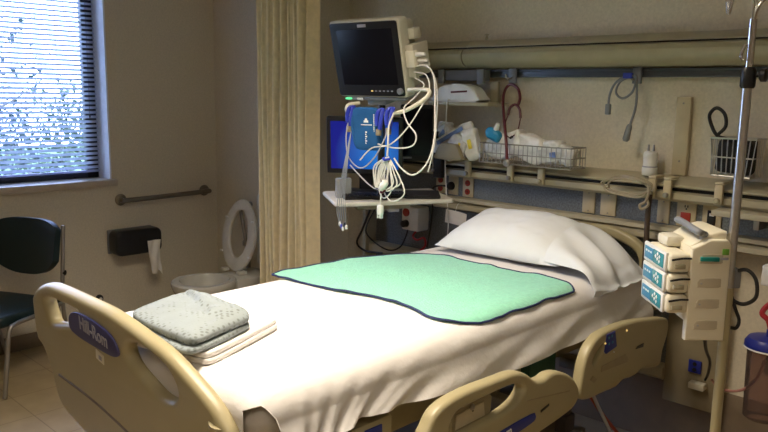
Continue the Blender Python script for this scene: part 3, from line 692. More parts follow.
# patient monitor on a column
mc = V((-2.592, 2.55, 1.80)); yw, pt = math.radians(-83.9), math.radians(14.1)
mn = V((math.cos(pt)*math.cos(yw), math.cos(pt)*math.sin(yw), -math.sin(pt))); mr = V((-math.sin(yw), math.cos(yw), 0)); mu = mn.cross(mr)
if mu.z < 0: mu = -mu
MT = frame(mc, mr, mu, mn)
t = thing('patient_monitor', mc-mu*.19, 'ivory bedside patient monitor with a large dark screen above the tray', 'monitor')
MW, MH = .422, .367
MB(MT).plate([rr(MW, MH, .018)], .07, .010, Matrix.Translation((0, 0, -.035)), 1).build('front_shell', housing, t)
MB(MT).bx(-MW/2+.025, MW/2-.02, -MH/2+.03, MH/2-.02, -.15, -.06, .02).build('rear_housing', housing, t)
bz = MB(MT).plate([rr(MW-.018, MH-.018, .012)], .006, .002, Matrix.Translation((-.002, -.001, .001)), 1).build('bezel', black, t)
MB(MT).bx(-.165, .168, -.122, .140, .0038, .0052, .0005).build('screen', screenoff, t)
MB(MT).bx(-.028, .022, .150, .164, .0045, .0085, .001).build('badge', greymark, bz)
MB(MT).lathe([(.015, 0), (.015, .012), (.012, .016)], Matrix.Translation((.178, -.150, .004)), 20).build('trim_knob', bracketgrey, t)
for i in range(6): MB(MT).bx(.0+i*.024, .012+i*.024, -.154, -.148, .0045, .0062, .001).build('soft_key', amberled if i == 0 else greymark, bz)
MB(MT).bx(-.17, .19, -.200, -.183, -.11, -.005, .006).build('base_bar', bracketgrey, t)
m = MB(MT).bx(-.175, -.135, -.197, -.187, -.005, .002, .002).build('power_light', greenled, t)
MB(MT).bx(-.10, -.065, -.199, -.186, -.005, .003, .002).build('status_window', whitep, t)
# module rack on the right-hand side
rk = MB(MT).bx(.205, .250, -.095, .055, -.155, -.03, .006).build('module_rack', housing, t)
MB(MT).bx(.212, .262, -.045, .030, -.05, -.015, .004).build('module', beigelight, rk)
for j, zz in enumerate((.012, -.018, -.038)): MB(MT).lathe([(.011, 0), (.011, .02), (.007, .05)], frame((.262, zz, -.035-.012*j), (0, 1, 0), (0, 0, 1), (1, 0, 0)), 12).build('cable_plug', whitep, rk)
MB(MT).bx(.205, .245, .075, .125, -.12, -.06, .008).build('hinge_lug', housing, t)
# column under it
cb = mc-mu*.20-mn*.07
t = thing('monitor_mount', (cb.x, cb.y, 1.12), 'black swivel column holding the patient monitor over the tray', 'mount')
m = MB(); m.cyl((cb.x, cb.y, 1.125), (cb.x, cb.y, cb.z-.03), .018); m.cyl((cb.x, cb.y, 1.121), (cb.x, cb.y, 1.14), .05); m.build('post', black, t)
MB(MT).bx(-.055, .055, -.228, -.200, -.12, -.02, .005).build('swivel_head', bracketgrey, t)
MB().tube([V((-2.59, 2.50, 1.595)), V((-2.612, 2.45, 1.585)), V((-2.60, 2.43, 1.556)), V((-2.55, 2.43, 1.549)), V((-2.43, 2.44, 1.553)), V((-2.30, 2.45, 1.558)), V((-2.22, 2.47, 1.588)), V((-2.17, 2.50, 1.63)), V((-2.20, 2.54, 1.66)), V((-2.35, 2.58, 1.66))], .0095, 10).build('cable_bar', beigelight, t, label='cream bent bar that cables hang on')

# computer screen with blue desktop
pcn = V((math.cos(math.radians(-51.9))*.991, math.sin(math.radians(-51.9))*.991, -.13)); pr_ = V((-pcn.y, pcn.x, 0)).normalized(); pu = pcn.cross(pr_)
if pu.z < 0: pu = -pu
PT = frame((-2.809, 2.75, 1.369), pr_, pu, pcn)
t = thing('computer_screen', (-2.83, 2.77, 1.12), 'black computer screen showing a blue desktop on the tray', 'screen')
MB(PT).plate([rr(.40, .30, .008)], .035, .005, Matrix.Translation((0, 0, -.0175)), 1).build('bezel', black, t)
MB(PT).bx(-.178, .178, -.124, .128, .0, .0016, .0003).build('display', bluescreen, t)
bs = V((-2.815, 2.765, 1.121))
m = MB(); m.box(bs+V((0, 0, .008)), (.2, .16, .015), .005, (0, 0, 38)); m.box(bs+V((-.03, .035, .075)), (.07, .025, .13), .005, (0, 0, 38)); m.build('stand', black, t)
# second dark display
Q = frame((-2.69, 3.02, 1.435), (.79, .61, 0), (0, 0, 1), (.61, -.79, 0))
t = thing('dark_display', (-2.68, 3.05, 1.3), 'black switched off display to the right of the blue screen', 'screen')
MB(Q).plate([rr(.175, .30, .012)], .05, .008, Matrix.Translation((0, 0, -.02)), 1).build('case', blackmat, t)
MB(Q).bx(-.085, .085, -.12, .13, .0052, .0066, .0003).build('panel', screenoff, t)
MB(Q).bx(-.07, -.02, -.138, -.128, .005, .007, .001).build('button_strip', bracketgrey, t)
MB().bx(-2.72, -2.66, 3.05, 3.234, 1.40, 1.44, .006).bx(-2.72, -2.66, 3.20, 3.234, 1.18, 1.44, .006).build('wall_arm', black, t)
# keyboard, mouse tray items
KT = TT @ Matrix.Translation((.16, .13, 0)) @ Matrix.Rotation(.0, 4, 'Z')
t = thing('keyboard', KT @ V((.0, .0, 0)), 'black computer keyboard on the white tray below the blue screen', 'keyboard')
kb = MB(KT).box((.07, .01, .0095), (.34, .13, .016), .004).build('case', black, t)
m = MB(KT)
for a_ in range(14):
    for b_ in range(5): m.box((-.085+a_*.0235, -.04+b_*.0235, .0205), (.019, .019, .006), .002)
m.build('keys', blackmat, t)
MT2 = TT @ Matrix.Translation((.49, .15, 0)) @ Matrix.Rotation(-.25, 4, 'Z')
t = thing('black_clipboard', MT2 @ V((0, 0, 0)), 'flat black pad lying at the right end of the white tray', 'pad')
MB(MT2).plate([rr(.19, .25, .02)], .012, .004, Matrix.Translation((0, 0, .0072)), 1).build('pad', blackmat, t)
MB(MT2).bx(-.04, .04, -.115, -.10, .012, .018, .002).build('clip', black, t)
t = thing('card_holder', TT @ V((.05, .16, 0)), 'small clear stand on the left end of the tray', 'holder')
MB(TT).bx(.03, .11, .15, .19, .001, .10, .006).build('body', Mclear('clear_acrylic', (.8, .82, .85), .08, .25), t)

# blue cuff, clips, cables --------------------------------------------------
t = thing('blue_cuff', (-2.60, 2.42, 1.40), 'dark blue folded pressure cuff with white print hanging below the patient monitor', 'cuff')
BT = frame((-2.445, 2.415, 1.482), V((.93, .36, 0)).normalized(), (.02, -.06, .998), V((.36, -.93, -.06)).normalized())
MB(BT).sellip(Matrix.Translation((0, 0, 0)), (.135, .035, .195), .32, 30, 24, lambda v: V((v.x-.10*v.z*1., v.z+.0, v.y))+V((0, 0, nz(v, 18)*.010))).build('cuff_body', bluecuff, t)
m = MB(BT)
m.bx(-.012, .010, .030, .040, .0185, .0205); m.lathe([(.006, 0), (.006, .002)], Matrix.Translation((-.001, .044, .0185)), 10); m.build('white_symbol', whitemark, t)
m = MB(BT); m.bx(-.026, .028, .018, .022, .0185, .0205)
for i in range(6): m.bx(-.005, -.001+.004*(i % 2), -.066+i*.010, -.060+i*.010, .0185, .0205)
for i in range(9): m.bx(.036, .040, -.01+i*.009, -.004+i*.009, .0180, .0200)
m.build('white_print', whitemark, t)
MB(BT).tube([(-.06, .09, .0), (-.075, .03, .01), (-.065, -.05, .012), (-.05, -.09, .01)], .006, 8).build('cuff_strap', bluecuff, t)
for i, (x, z, lab) in enumerate([(-2.565, 1.560, 'blue cable clip at the left end of the cream bar'), (-2.372, 1.553, 'blue cable clip right of the dark blue cuff on the cream bar'), (-2.312, 1.560, 'rightmost blue cable clip on the cream bar')]):
    t = thing('cable_clip', (x, 2.42, z-.06), lab, 'clip', 'blue cable clips on the cream bar')
    MB().tube([(x-.010, 2.410, z-.055), (x-.014, 2.41, z-.02), (x-.008, 2.418, z+.012), (x+.004, 2.435, z+.016), (x+.014, 2.418, z+.008), (x+.014, 2.41, z-.03), (x+.008, 2.41, z-.07)], .0095, 8).build('band', blueclip, t)
    MB().bx(x-.012, x+.012, 2.402, 2.418, z-.098, z-.068, .003).build('clip_tag', tanbin, t)
# white ECG lead coil
t = thing('lead_bundle', (-2.51, 2.36, 1.13), 'coil of white patient leads hanging in front of the tray keyboard', 'cable')
top = V((-2.283, 2.375, 1.372))
rnd = random.Random(4); 
for i in range(8):
    w_ = .024+.011*i+rnd.uniform(-.004, .004); h = .175+rnd.uniform(-.045, .022); dx = -.056+.0135*i; dy = -.008+.004*(i % 4)
    lp = [top+V((0, 0, -.005)), top+V((dx-.008-w_*.25, dy, -h*.35)), top+V((dx-w_*.62, dy, -h*.78)), top+V((dx-w_*.1, dy, -h-.006)), top+V((dx+w_*.62, dy+.004, -h*.82)), top+V((dx*.6+w_*.4, dy+.004, -h*.42)), top+V((.004, .004, -.004))]
    MB().tube(lp, .0033, 7, 6).build('lead_loop', cablewhite, t)
MB().tube([top+V((-.016, -.006, -.012)), top+V((0, -.014, -.016)), top+V((.016, -.006, -.012)), top+V((0, .010, -.012))], .006, 8, 4, True).build('tie', blueclip, t)
MB().lathe([(.010, .02), (.016, .012), (.017, -.02), (.012, -.03)], Matrix.Translation(top+V((.0, -.016, -.125))) @ rotmat((0, 35, 0)), 14).build('connector', whitep, t)
MB().tube([top+V((.004, -.016, -.150)), top+V((-.008, -.016, -.162)), top+V((-.022, -.016, -.160))], .005, 8).build('connector_band', redtube, t)
MB().tube([top, top+V((.004, 0, .05)), top+V((-.002, .01, .13)), top+V((.01, .03, .19))], .0042, 7).build('bundle_tail', cablewhite, t)
# finger sensor plug
t = thing('finger_sensor', (-2.53, 2.35, 1.05), 'white finger sensor plug hanging below the front edge of the tray', 'sensor')
MB().tube([(-2.300, 2.365, 1.24), (-2.306, 2.362, 1.18), (-2.307, 2.36, 1.150)], .003, 7).build('cord', cablewhite, t)
m = MB(); m.bx(-2.320, -2.292, 2.350, 2.370, 1.108, 1.152, .005); m.bx(-2.318, -2.312, 2.350, 2.37, 1.093, 1.110, .002); m.bx(-2.302, -2.296, 2.350, 2.37, 1.093, 1.110, .002); m.build('plug', whitep, t)
# grey electrode leads on the left
t = thing('electrode_leads', (-2.68, 2.35, .98), 'thin grey electrode leads dangling past the left front corner of the tray', 'cable')
for i in range(5):
    a = -.012+.006*i
    pts = [V((-2.545, 2.405, 1.47)), V((-2.535+a*.4, 2.38, 1.40)), V((-2.520+a, 2.345, 1.30)), V((-2.532+a*1.6, 2.338, 1.20)), V((-2.535+a*2.4, 2.335, 1.10)), V((-2.520+a*1.8, 2.335, 1.040-.010*(i % 3)))]
    MB().tube(pts, .0019, 6).build('lead', bracketgrey, t)
    p = pts[-1]; MB().lathe([(.004, .01), (.007, .004), (.007, -.008), (.004, -.012)], Matrix.Translation(p), 10).build('snap', [whitep, blueclip, whitep, black, whitep][i], t)
# cables from the module rack
def cable(name, label, pts, r, mat, cat='cable', group=None, n=8):
    t = MB().tube(pts, r, n, 6).build(name, mat); return tag(t, label, cat, group)
g_ = 'cables from the patient monitor'
cable('white_cable', 'white monitor cable sweeping down in a wide loop right of the blue screen', wp((416, 66, 2.62), (427, 66, 2.62), (434, 78, 2.58), (435, 110, 2.52), (434, 140, 2.46), (427, 163, 2.42), (413, 175, 2.40), (401, 168, 2.38), (394, 158, 2.37)), .0036, cablewhite, group=g_)
cable('white_cable', 'white monitor cable running from the rack down to the blue clips', wp((414, 72, 2.62), (426, 75, 2.60), (429, 90, 2.54), (418, 112, 2.46), (404, 132, 2.41), (389, 145, 2.39), (372, 148, 2.385), (360, 160, 2.385)), .0032, cablewhite, group=g_)
cable('white_cable', 'white cable forming a small loop in front of the dark display', wp((415, 78, 2.62), (424, 85, 2.58), (414, 98, 2.50), (404, 108, 2.44), (407, 122, 2.41), (416, 135, 2.40), (412, 146, 2.40), (395, 148, 2.40), (378, 144, 2.40)), .0032, cablewhite, group=g_)
cable('white_cable', 'white cable drooping across the lower half of the blue screen', wp((348, 122, 2.41), (346, 140, 2.39), (349, 158, 2.385), (361, 168, 2.38), (374, 158, 2.38), (384, 140, 2.39), (391, 120, 2.41)), .0030, cablegrey, group=g_)
cable('white_cable', 'straight white cable hanging at the right edge of the patient monitor rack', wp((417, 62, 2.64), (431, 70, 2.62), (437, 90, 2.58), (436, 130, 2.52), (433, 152, 2.50), (428, 172, 2.50)), .0030, cablewhite, group=g_)
cable('white_cable', 'pale cable looping past the small clear stand on the tray', wp((350, 165, 2.39), (364, 180, 2.385), (374, 188, 2.38), (383, 190, 2.375)), .0032, cablegrey, group=g_)
# under the tray
y = 2.95
cable('power_cable', 'black power cord hanging in a kink below the left half of the tray', wp((372, 204, 2.90), (368, 215, 2.92), (362, 230, 2.95), (357, 243, 2.95), (366, 251, 2.95), (382, 253, 2.95)), .006, cableblack, group='black cords below the tray')
cable('power_cable', 'thinner black power cord crossing below the middle of the tray', wp((378, 204, 2.95), (366, 228, 2.97), (372, 240, 3.0), (388, 250, 3.05), (400, 247, 3.12), (406, 236, 3.17), (408, 228, 3.18)), .0045, cableblack, group='black cords below the tray')
t = thing('suction_regulator', (-2.85, 3.2, .85), 'beige suction regulator with two round dials below the tray', 'regulator')
MB().bx(-2.925, -2.795, 3.17, 3.27, .86, 1.0, .012).build('case', beigelight, t)
MB().bx(-2.875, -2.845, 3.27, 3.334, .90, .96, .004).build('wall_probe', dullsteel, t)
MB().lathe([(.024, 0), (.024, .008), (.02, .01)], frame((-2.885, 3.171, .965), (1, 0, 0), (0, 0, 1), (0, -1, 0)), 18).build('gauge', redout, t)
MB().lathe([(.022, 0), (.020, .03), (.012, .034)], frame((-2.885, 3.171, .900), (1, 0, 0), (0, 0, 1), (0, -1, 0)), 18).build('dial', black, t)
cable('red_tube', 'dark red tube loop below the suction regulator', [V((-2.83, 3.21, .868))]+wp((413, 236, 3.19), (417, 240, 3.16), (424, 238, 3.15), (425, 246, 3.14), (418, 252, 3.14)), .006, redtube2, 'tube')
t = thing('paper_card', (-2.52, 3.2, .93), 'small white paper card hanging below the rail left of the pillow', 'card')
MB().grid(lambda u, v: (-2.635+.145*u+.006*v, 3.215+.01*math.sin(u*3), .935+.075*v-.012*u), 8, 4, .001).build('card', paperm, t)
cable('card_string', 'thin white string holding the paper card to the rail', [(-2.56, 3.214, 1.005), (-2.56, 3.23, 1.04), (-2.56, 3.262, 1.055)], .002, cablewhite, 'string')

# ================================================================ BED
BX0, BX1, BY0, BY1, BZ = -2.40, -1.42, 1.03, 3.16, .90
bed = thing('hospital_bed', (-1.92, 2.0, 0), 'cream hospital bed with moulded footboard and lowered side rails', 'bed')
MB().bx(BX0+.012, BX1-.02, BY0, BY1, BZ-.155, BZ-.008, .072, 5).build('mattress', mattm, bed)
m = MB(); m.bx(BX0+.03, BX1-.05, BY0+.02, BY1+.02, BZ-.205, BZ-.157, .01); m.build('deck', cream2, bed)
m = MB(); m.bx(BX0+.12, BX0+.20, BY0, BY1+.05, .56, .66, .01); m.bx(BX1-.22, BX1-.14, BY0, BY1+.05, .56, .66, .01)
for yy in (1.2, 2.0, 2.8): m.bx(BX0+.12, BX1-.14, yy-.04, yy+.04, .60, .69, .006)
m.build('upper_frame', cream2, bed)
m = MB(); m.bx(BX0+.15, BX1-.15, 1.2, 2.85, .18, .30, .02)
for yy in (1.45, 2.6): m.bx(-2.05, -1.85, yy-.09, yy+.09, .28, .62, .01)
m.build('base_frame', M('dark_brown_bed_base', (.10, .08, .06), .5), bed)
for x in (BX0+.14, BX1-.14):
    for yy in (1.18, 2.87):
        w_ = MB().lathe([(.02, -.02), (.07, -.018), (.075, 0), (.07, .018), (.02, .02)], frame((x, yy, .076), (0, 1, 0), (0, 0, 1), (1, 0, 0)), 24).build('caster', blackmat, bed)
        MB().bx(x-.03, x+.03, yy-.025, yy+.025, .10, .19, .006).build('caster_fork', dullsteel, w_)
# footboard
k_ = .10; FYB = .985
def ft(a, b): return (a, b)
FT = frame((0, FYB, 1.0), (1, 0, 0), (0, -k_/math.sqrt(1+k_*k_), 1/math.sqrt(1+k_*k_)), (0, -1/math.sqrt(1+k_*k_), -k_/math.sqrt(1+k_*k_)))
def on_plane(px, py, T, off=0.):
    o = T.translation+T.col[2].xyz*off; n_ = T.col[2].xyz; d = rx*((px-384)/F_PX)+ux*(-(py-216)/F_PX)+fw
    e = V((0, 0, EYE)); q = (o-e).dot(n_)/d.dot(n_); p = e+d*q-T.translation
    return (p.dot(T.col[0].xyz), p.dot(T.col[1].xyz))
def loop(T, pts, off=0.): return [on_plane(a, b, T, off) for a, b in pts]
fo = loop(FT, [(37.5, 302), (37.5, 293), (42, 286), (50, 283), (60, 285), (85, 296), (110, 308), (130, 321), (145, 332), (170, 351), (196, 379), (215, 402), (228, 422), (236, 440), (240, 470), (240, 520), (205, 530), (160, 512), (125, 470), (91, 432), (72, 411), (63, 394), (56, 367), (49, 347), (42, 334)], .004)
fh1 = loop(FT, [(49, 300), (55, 298), (64, 302), (75, 307), (84, 314), (81, 324), (68, 323), (57, 322), (53, 315)], .008)
fh2 = loop(FT, [(134, 343), (144, 345), (158, 355), (172, 369), (181, 388), (178, 400), (165, 396), (150, 381), (137, 366), (130, 352)], .008)
fb = MB(FT).plate([fo, fh1, fh2], .05, .022, None, 4, 5).build('footboard', cream, bed, angle=50)
pl_ = loop(FT, [(69.5, 317), (73, 312), (82, 314), (97, 323), (111, 335), (118, 348), (119, 356), (112, 356), (96, 347), (80, 337), (71, 328)], .027)
cx_ = sum(p[0] for p in pl_)/len(pl_); cz_ = sum(p[1] for p in pl_)/len(pl_)
npl = MB(FT).plate([pl_], .008, .003, Matrix.Translation((0, 0, .027)), 3).build('name_plate', bluelabel, fb)
a_, b_ = on_plane(79, 322, FT, .031), on_plane(108, 343, FT, .031)
ang = math.atan2(b_[1]-a_[1], b_[0]-a_[0])
MB(FT).text('Hill-Rom', .062, Matrix.Translation(((a_[0]+b_[0])/2, (a_[1]+b_[1])/2, .0325)) @ Matrix.Rotation(ang, 4, 'Z') @ Matrix.Scale(.82, 4, (1, 0, 0))).build('lettering', greymark, npl)
sc_ = on_plane(100, 357, FT, .026)
stk = MB(FT).box((sc_[0], sc_[1], .0262), (.050, .032, .002), .0006, (0, 0, -12)).build('sticker', beigelight, fb)
MB(FT).box((sc_[0]+.004, sc_[1]-.002, .0278), (.018, .014, .0012), .0003, (0, 0, -12)).build('sticker_print', greymark, stk)
s0 = loop(FT, [(59, 375), (92, 400), (128, 433), (160, 465)], .026)
MB(FT).tube([(p[0], p[1], .0215) for p in s0], .007, 10).build('bumper_strip', M('grey_bumper', (.20, .17, .14), .5), fb)
q_ = on_plane(229, 423, FT, 0)
MB(FT).tube([(q_[0]-.028, q_[1]-.005, 0), (q_[0]-.03, q_[1]-.02, 0)], .036, 16, 1).build('post_collar', cream, fb)
# headboard
hl = []
HT = frame((0, 3.215, 0), (1, 0, 0), (0, 0, 1), (0, -1, 0))
ho = [(-2.36, .60), (-2.36, .86), (-2.32, .94), (-2.22, .965), (-2.0, .985)]+loop(HT, [(560, 222), (600, 224), (615, 227), (630, 234), (642, 243), (649, 254), (653, 270), (655, 310)])
hh = loop(HT, [(575, 234), (600, 234), (612, 237), (625, 243), (636, 251), (640, 262), (636, 276), (610, 280), (575, 274)])
MB(HT).plate([ho, hh], .045, .016, None, 3, 4).build('headboard', cream, bed, angle=50)
# near side rails (lowered)
RT = frame((-1.30, 0, 0), (0, 1, 0), (0, 0, 1), (1, 0, 0))
ro = loop(RT, [(418, 440), (424, 424), (430, 412), (441, 401), (462, 389), (493, 377), (508, 371.5), (517, 371), (524, 374), (531, 379), (539, 377), (546, 372), (555, 370.5), (565, 374), (572, 382), (574, 392), (569, 405), (555, 417), (530, 434), (500, 456), (470, 476), (436, 482), (420, 466)])
rh = loop(RT, [(444, 432), (446, 419), (453, 409), (470, 400), (489, 391), (507, 383.5), (516, 382.5), (519, 387), (513, 398), (502, 408), (486, 418), (462, 431), (450, 440)])
sr_ = MB(RT).plate([ro, rh], .05, .016, None, 4, 4).build('side_rail', cream, bed, angle=50)
lb = loop(RT, [(498, 434), (506, 428), (531, 414), (535, 414), (535, 419), (530, 424), (512, 436), (502, 441)], .026)
lb_o = MB(RT).plate([lb], .004, .0012, Matrix.Translation((0, 0, .0265)), 2).build('blue_label', bluelabel2, sr_)
a_, b_ = on_plane(478, 451, RT, .028), on_plane(527, 420, RT, .028); ang = math.atan2(b_[1]-a_[1], b_[0]-a_[0])
MB(RT).text('Hill-Rom', .042, Matrix.Translation(((a_[0]*.62+b_[0]*.38), (a_[1]*.62+b_[1]*.38), .0295)) @ Matrix.Rotation(ang, 4, 'Z')).build('lettering', whitemark, lb_o)
a_ = on_plane(545, 408, RT, .026)
MB(RT).box((a_[0], a_[1], .0262), (.052, .009, .002), .0006, (0, 0, 11)).build('rail_slot', black, sr_)
a_, b_ = on_plane(527, 401, RT, .026), on_plane(570, 391, RT, .026)
MB(RT).tube([(a_[0], a_[1], .0245), (b_[0], b_[1], .0245)], .0022, 6, 1).build('seam', cream2, sr_)
cpn = loop(RT, [(449, 436), (450, 415), (455, 409), (488, 393), (490, 396), (488, 416), (470, 430), (452, 441)], -.02)
cp_o = MB(RT).plate([cpn], .02, .004, Matrix.Translation((0, 0, -.022)), 1).build('control_panel', cream2, sr_)
cpi = loop(RT, [(455, 430), (456, 415), (483, 401), (484, 415)], -.012)
MB(RT).plate([cpi], .004, .0015, Matrix.Translation((0, 0, -.011)), 1).build('panel_face', beigeplate, cp_o)
a_ = on_plane(472, 407, RT, -.01)
MB(RT).lathe([(.011, 0), (.010, .004), (.004, .006)], Matrix.Translation((a_[0], a_[1], -.010)), 14).build('key_lock', dullsteel, cp_o)
MB(RT).lathe([(.003, 0), (.003, .002)], Matrix.Translation((a_[0]+.002, a_[1]-.012, -.0085)), 8).build('lock_mark', black, cp_o)
for yy in (1.80, 2.15): MB().bx(-1.55, -1.327, yy, yy+.06, .50, .56, .01).build('rail_arm', dullsteel, bed)
# head-end rail
ro2 = loop(RT, [(575, 392), (577, 378), (580, 362), (585, 348), (594, 335), (606, 328), (625, 321), (645, 318), (660, 317), (664, 320), (663, 333), (658, 349), (655, 364), (645, 367), (637, 368), (632, 373), (625, 377), (618, 379), (611, 386), (597, 392), (584, 398), (577, 398)])
rh2 = loop(RT, [(588.5, 363), (588, 360), (592, 351), (599, 342), (600, 344), (596, 353), (591, 362)])
sr2 = MB(RT).plate([ro2, rh2], .045, .013, None, 3, 4).build('side_rail', cream, bed, angle=50)
def rplate(pts, off, th, mat, name, par, bev=.001):
    return MB(RT).plate([loop(RT, pts, off)], th, bev, Matrix.Translation((0, 0, off)), 1).build(name, mat, par)
kp = rplate([(604.5, 352), (607, 335), (615, 331), (616.5, 346), (606, 354)], .024, .004, bluelabel2, 'keypad', sr2)
for px, py in ((605.5, 343.5), (627, 330.5), (614, 352)):
    a_ = on_plane(px, py, RT, .025); MB(RT).lathe([(.004, 0), (.003, .004)], Matrix.Translation((a_[0], a_[1], .023)), 8).build('indicator', amberled if py < 350 else whitep, sr2)
for px, py in ((609, 338), (612, 336), (609, 344), (612.5, 342)):
    a_ = on_plane(px, py, RT, .026); MB(RT).box((a_[0], a_[1], .0268), (.009, .009, .002), .0005).build('key', tealdark, kp)
rplate([(601, 372), (602, 366), (625, 354), (628, 358), (627, 362)], .0228, .003, cream2, 'recess', sr2)
rplate([(636, 349), (638, 346), (643.5, 343), (643, 347)], .0235, .003, black, 'latch_slot', sr2)
rplate([(590, 380), (593, 376), (597, 379), (594, 383)], .0235, .003, cream2, 'pivot_cap', sr2)
for yy in (2.66, 2.92): MB().bx(-1.55, -1.324, yy, yy+.06, .53, .58, .01).build('rail_arm', dullsteel, bed)
# far side rails, raised hidden behind: only the near ones show
# little frame fittings under the sheet
m = MB(); m.bx(-1.50, -1.42, 1.30, 1.52, .60, .72, .01); m.build('corner_bracket', cream, bed)
m = MB(); m.bx(-1.419, -1.413, 1.40, 1.47, .655, .705, .004); m.build('frame_label', bluelabel2, bed)
MB().bx(BX1-.20, BX1-.10, 2.40, 2.60, .50, .70, .015).build('green_fitting', M('dark_green_fitting', (.02, .09, .06), .5), bed)

# sheet --------------------------------------------------------------------
def lerp_tab(tab, x):
    if x <= tab[0][0]: return tab[0][1]
    for (a, b), (c, d) in zip(tab, tab[1:]):
        if x <= c: return b+(d-b)*(x-a)/(c-a)
    return tab[-1][1]
HEM = [(1.0, .888), (1.045, .884), (1.07, .865), (1.095, .83), (1.115, .74), (1.135, .60), (1.19, .60), (1.24, .70), (1.30, .74), (1.38, .752), (1.58, .738), (1.84, .722), (2.17, .703), (2.5, .706), (2.72, .712), (2.95, .690), (3.1, .68)]
RAD = .085
def surf(x, y):          # height of the bed top under things that rest on it
    z = BZ; xe = BX1-RAD
    if x > xe: 
        d = min((x-xe)/RAD, .98); z = BZ-RAD*(1-math.sqrt(1-d*d))
    return z
def sheetf(u, v):
    y = BY0-.012+(BY1-BY0+.012)*v
    if v < .02: y = BY0-.012
    flat = BX1-BX0-2*RAD; arc = RAD*PI/2; farL = .16; hem = lerp_tab(HEM, y); nearL = max(0, BZ-RAD-hem); amax = math.acos(max(0, min(1, (hem-BZ+RAD)/RAD)))
    us = [.10, .15, .48, .55]
    wob = nz((y*3, 2, 7))*.008
    if u < .10: s = u/.10; x, z = BX0-.004, BZ-RAD-farL*(1-s)
    elif u < .15: a = (u-.10)/.05*PI/2; x, z = BX0+RAD-RAD*math.cos(a)-.004*(1-u/.15), BZ-RAD+RAD*math.sin(a)
    elif u < .48: s = (u-.15)/.33; x, z = BX0+RAD+flat*s, BZ+.004+.003*nz((s*5, y*4, 1))+.0015*nz((s*14, y*10, 2))
    else:
        if u < .55: a = (u-.48)/.07*amax; x, z = BX1-RAD+RAD*math.sin(a), BZ+.003-RAD+RAD*math.cos(a); d = 0; dd = (u-.48)/.07*.02
        else:
            d = (u-.55)/.45*nearL; dd = .02+d; x, z = BX1-RAD+RAD*math.sin(amax), BZ+.003-RAD+RAD*math.cos(amax)-d
        # folds radiating from the hanging corner of the cloth near the foot
        ty, tz = 1.14, .60; ry, rz = y-ty, z-tz
        ang = math.atan2(rz, max(ry, .02)); R = math.hypot(ry, rz)
        ff = min(1, dd/.12)
        near = math.exp(-((y-1.25)/.55)**2)
        fold = math.sin(ang*26+1.3+1.2*math.sin(R*5))*.013+math.sin(ang*57+R*9)*.005
        q_f = (z-.22*y)*60+2.2*nz((y*1.6, z*3, 0))
        fold2 = math.sin(q_f)*.0055+nz((y*4+z*9, z*4, 4))*.010+nz((y*9-z*16, z*7, 9))*.006
        x += ff*(near*fold+(1-.5*near)*fold2)+ff*.006+.26*d+wob*ff
        x = max(x, BX1-.002+.12*d) if u >= .55 and nearL > 0 else x
    if u < .48 and y < 1.5 and x > -1.9: z += .003*math.sin((x+y)*40)*.4
    # foot end turn-down
    if v < .02: z = min(z, BZ-.12*(1-v/.02)) if z > BZ-.12 else z
    return (x, y, z)
tag(MB().grid(sheetf, 150, 200, .0022).build('bed_sheet', sheetm, angle=80), 'white cotton sheet draped over the hospital bed mattress', 'sheet')

# green pad ----------------------------------------------------------------
edge = [(-2.392, 1.84), (-2.388, 2.05), (-2.375, 2.25), (-2.34, 2.42), (-2.28, 2.54), (-2.17, 2.61), (-2.02, 2.605), (-1.87, 2.60), (-1.72, 2.615), (-1.57, 2.63), (-1.47, 2.60), (-1.415, 2.52), (-1.40, 2.45), (-1.405, 2.36), (-1.41, 2.20), (-1.43, 2.06), (-1.455, 1.95), (-1.495, 1.865), (-1.565, 1.85), (-1.65, 1.875), (-1.74, 1.89), (-1.88, 1.885), (-2.06, 1.845), (-2.25, 1.825), (-2.36, 1.82)]
ep = smooth_path([(a, b, 0) for a, b in edge], 8, True)
ep = [V((min(p.x, BX1-.028), p.y, 0)) for p in ep]
cen = V((-1.9, 2.22, 0))
def padz(x, y, q, k):
    w_ = (.002+.006*max(0, math.sin(k*.37+2*math.sin(k*.11)))**2*(1 if y > 2.5 else .7))*max(0, (q-.8)/.2)
    return surf(min(x, BX1-.012), y)+.010+w_+.003*nz((x*9, y*9, 5))+.002*math.sin((x-y*.8)*9)
m = MB(); vs = []; nr = 14; n = len(ep)
for r_ in range(1, nr+1):
    q = r_/nr
    for k, p in enumerate(ep):
        c = cen.lerp(p, q); 
        if q > .9: c = c+(p-cen).normalized()*.003*math.sin(k*.37+2*math.sin(k*.11))*(q-.9)*10
        vs.append(V((c.x, c.y, padz(c.x, c.y, q, k))))
vs.append(V((cen.x, cen.y, padz(cen.x, cen.y, 0, 0))))
fs = [((r_)*n+k, (r_)*n+(k+1) % n, (r_+1)*n+(k+1) % n, (r_+1)*n+k) for r_ in range(nr-1) for k in range(n)]+[(len(vs)-1, k, (k+1) % n) for k in range(n)]
low = [v-V((0, 0, .0055)) for v in vs]; k0 = len(vs)
fs += [tuple(i+k0 for i in reversed(f)) for f in fs]
fs += [((nr-1)*n+k, (nr-1)*n+(k+1) % n, k0+(nr-1)*n+(k+1) % n, k0+(nr-1)*n+k) for k in range(n)]
rim = [vs[(nr-1)*n+k]-V((0, 0, .0008)) for k in range(n)]
m.add(vs+low, fs)
padt = thing('bed_pad', (-1.9, 2.2, BZ), 'mint green quilted pad with navy edging spread across the sheet', 'pad')
m.build('quilted_cloth', greenm, padt, angle=80)
MB().tube(rim, .0042, 6, 1, True).build('edge_binding', navym, padt)

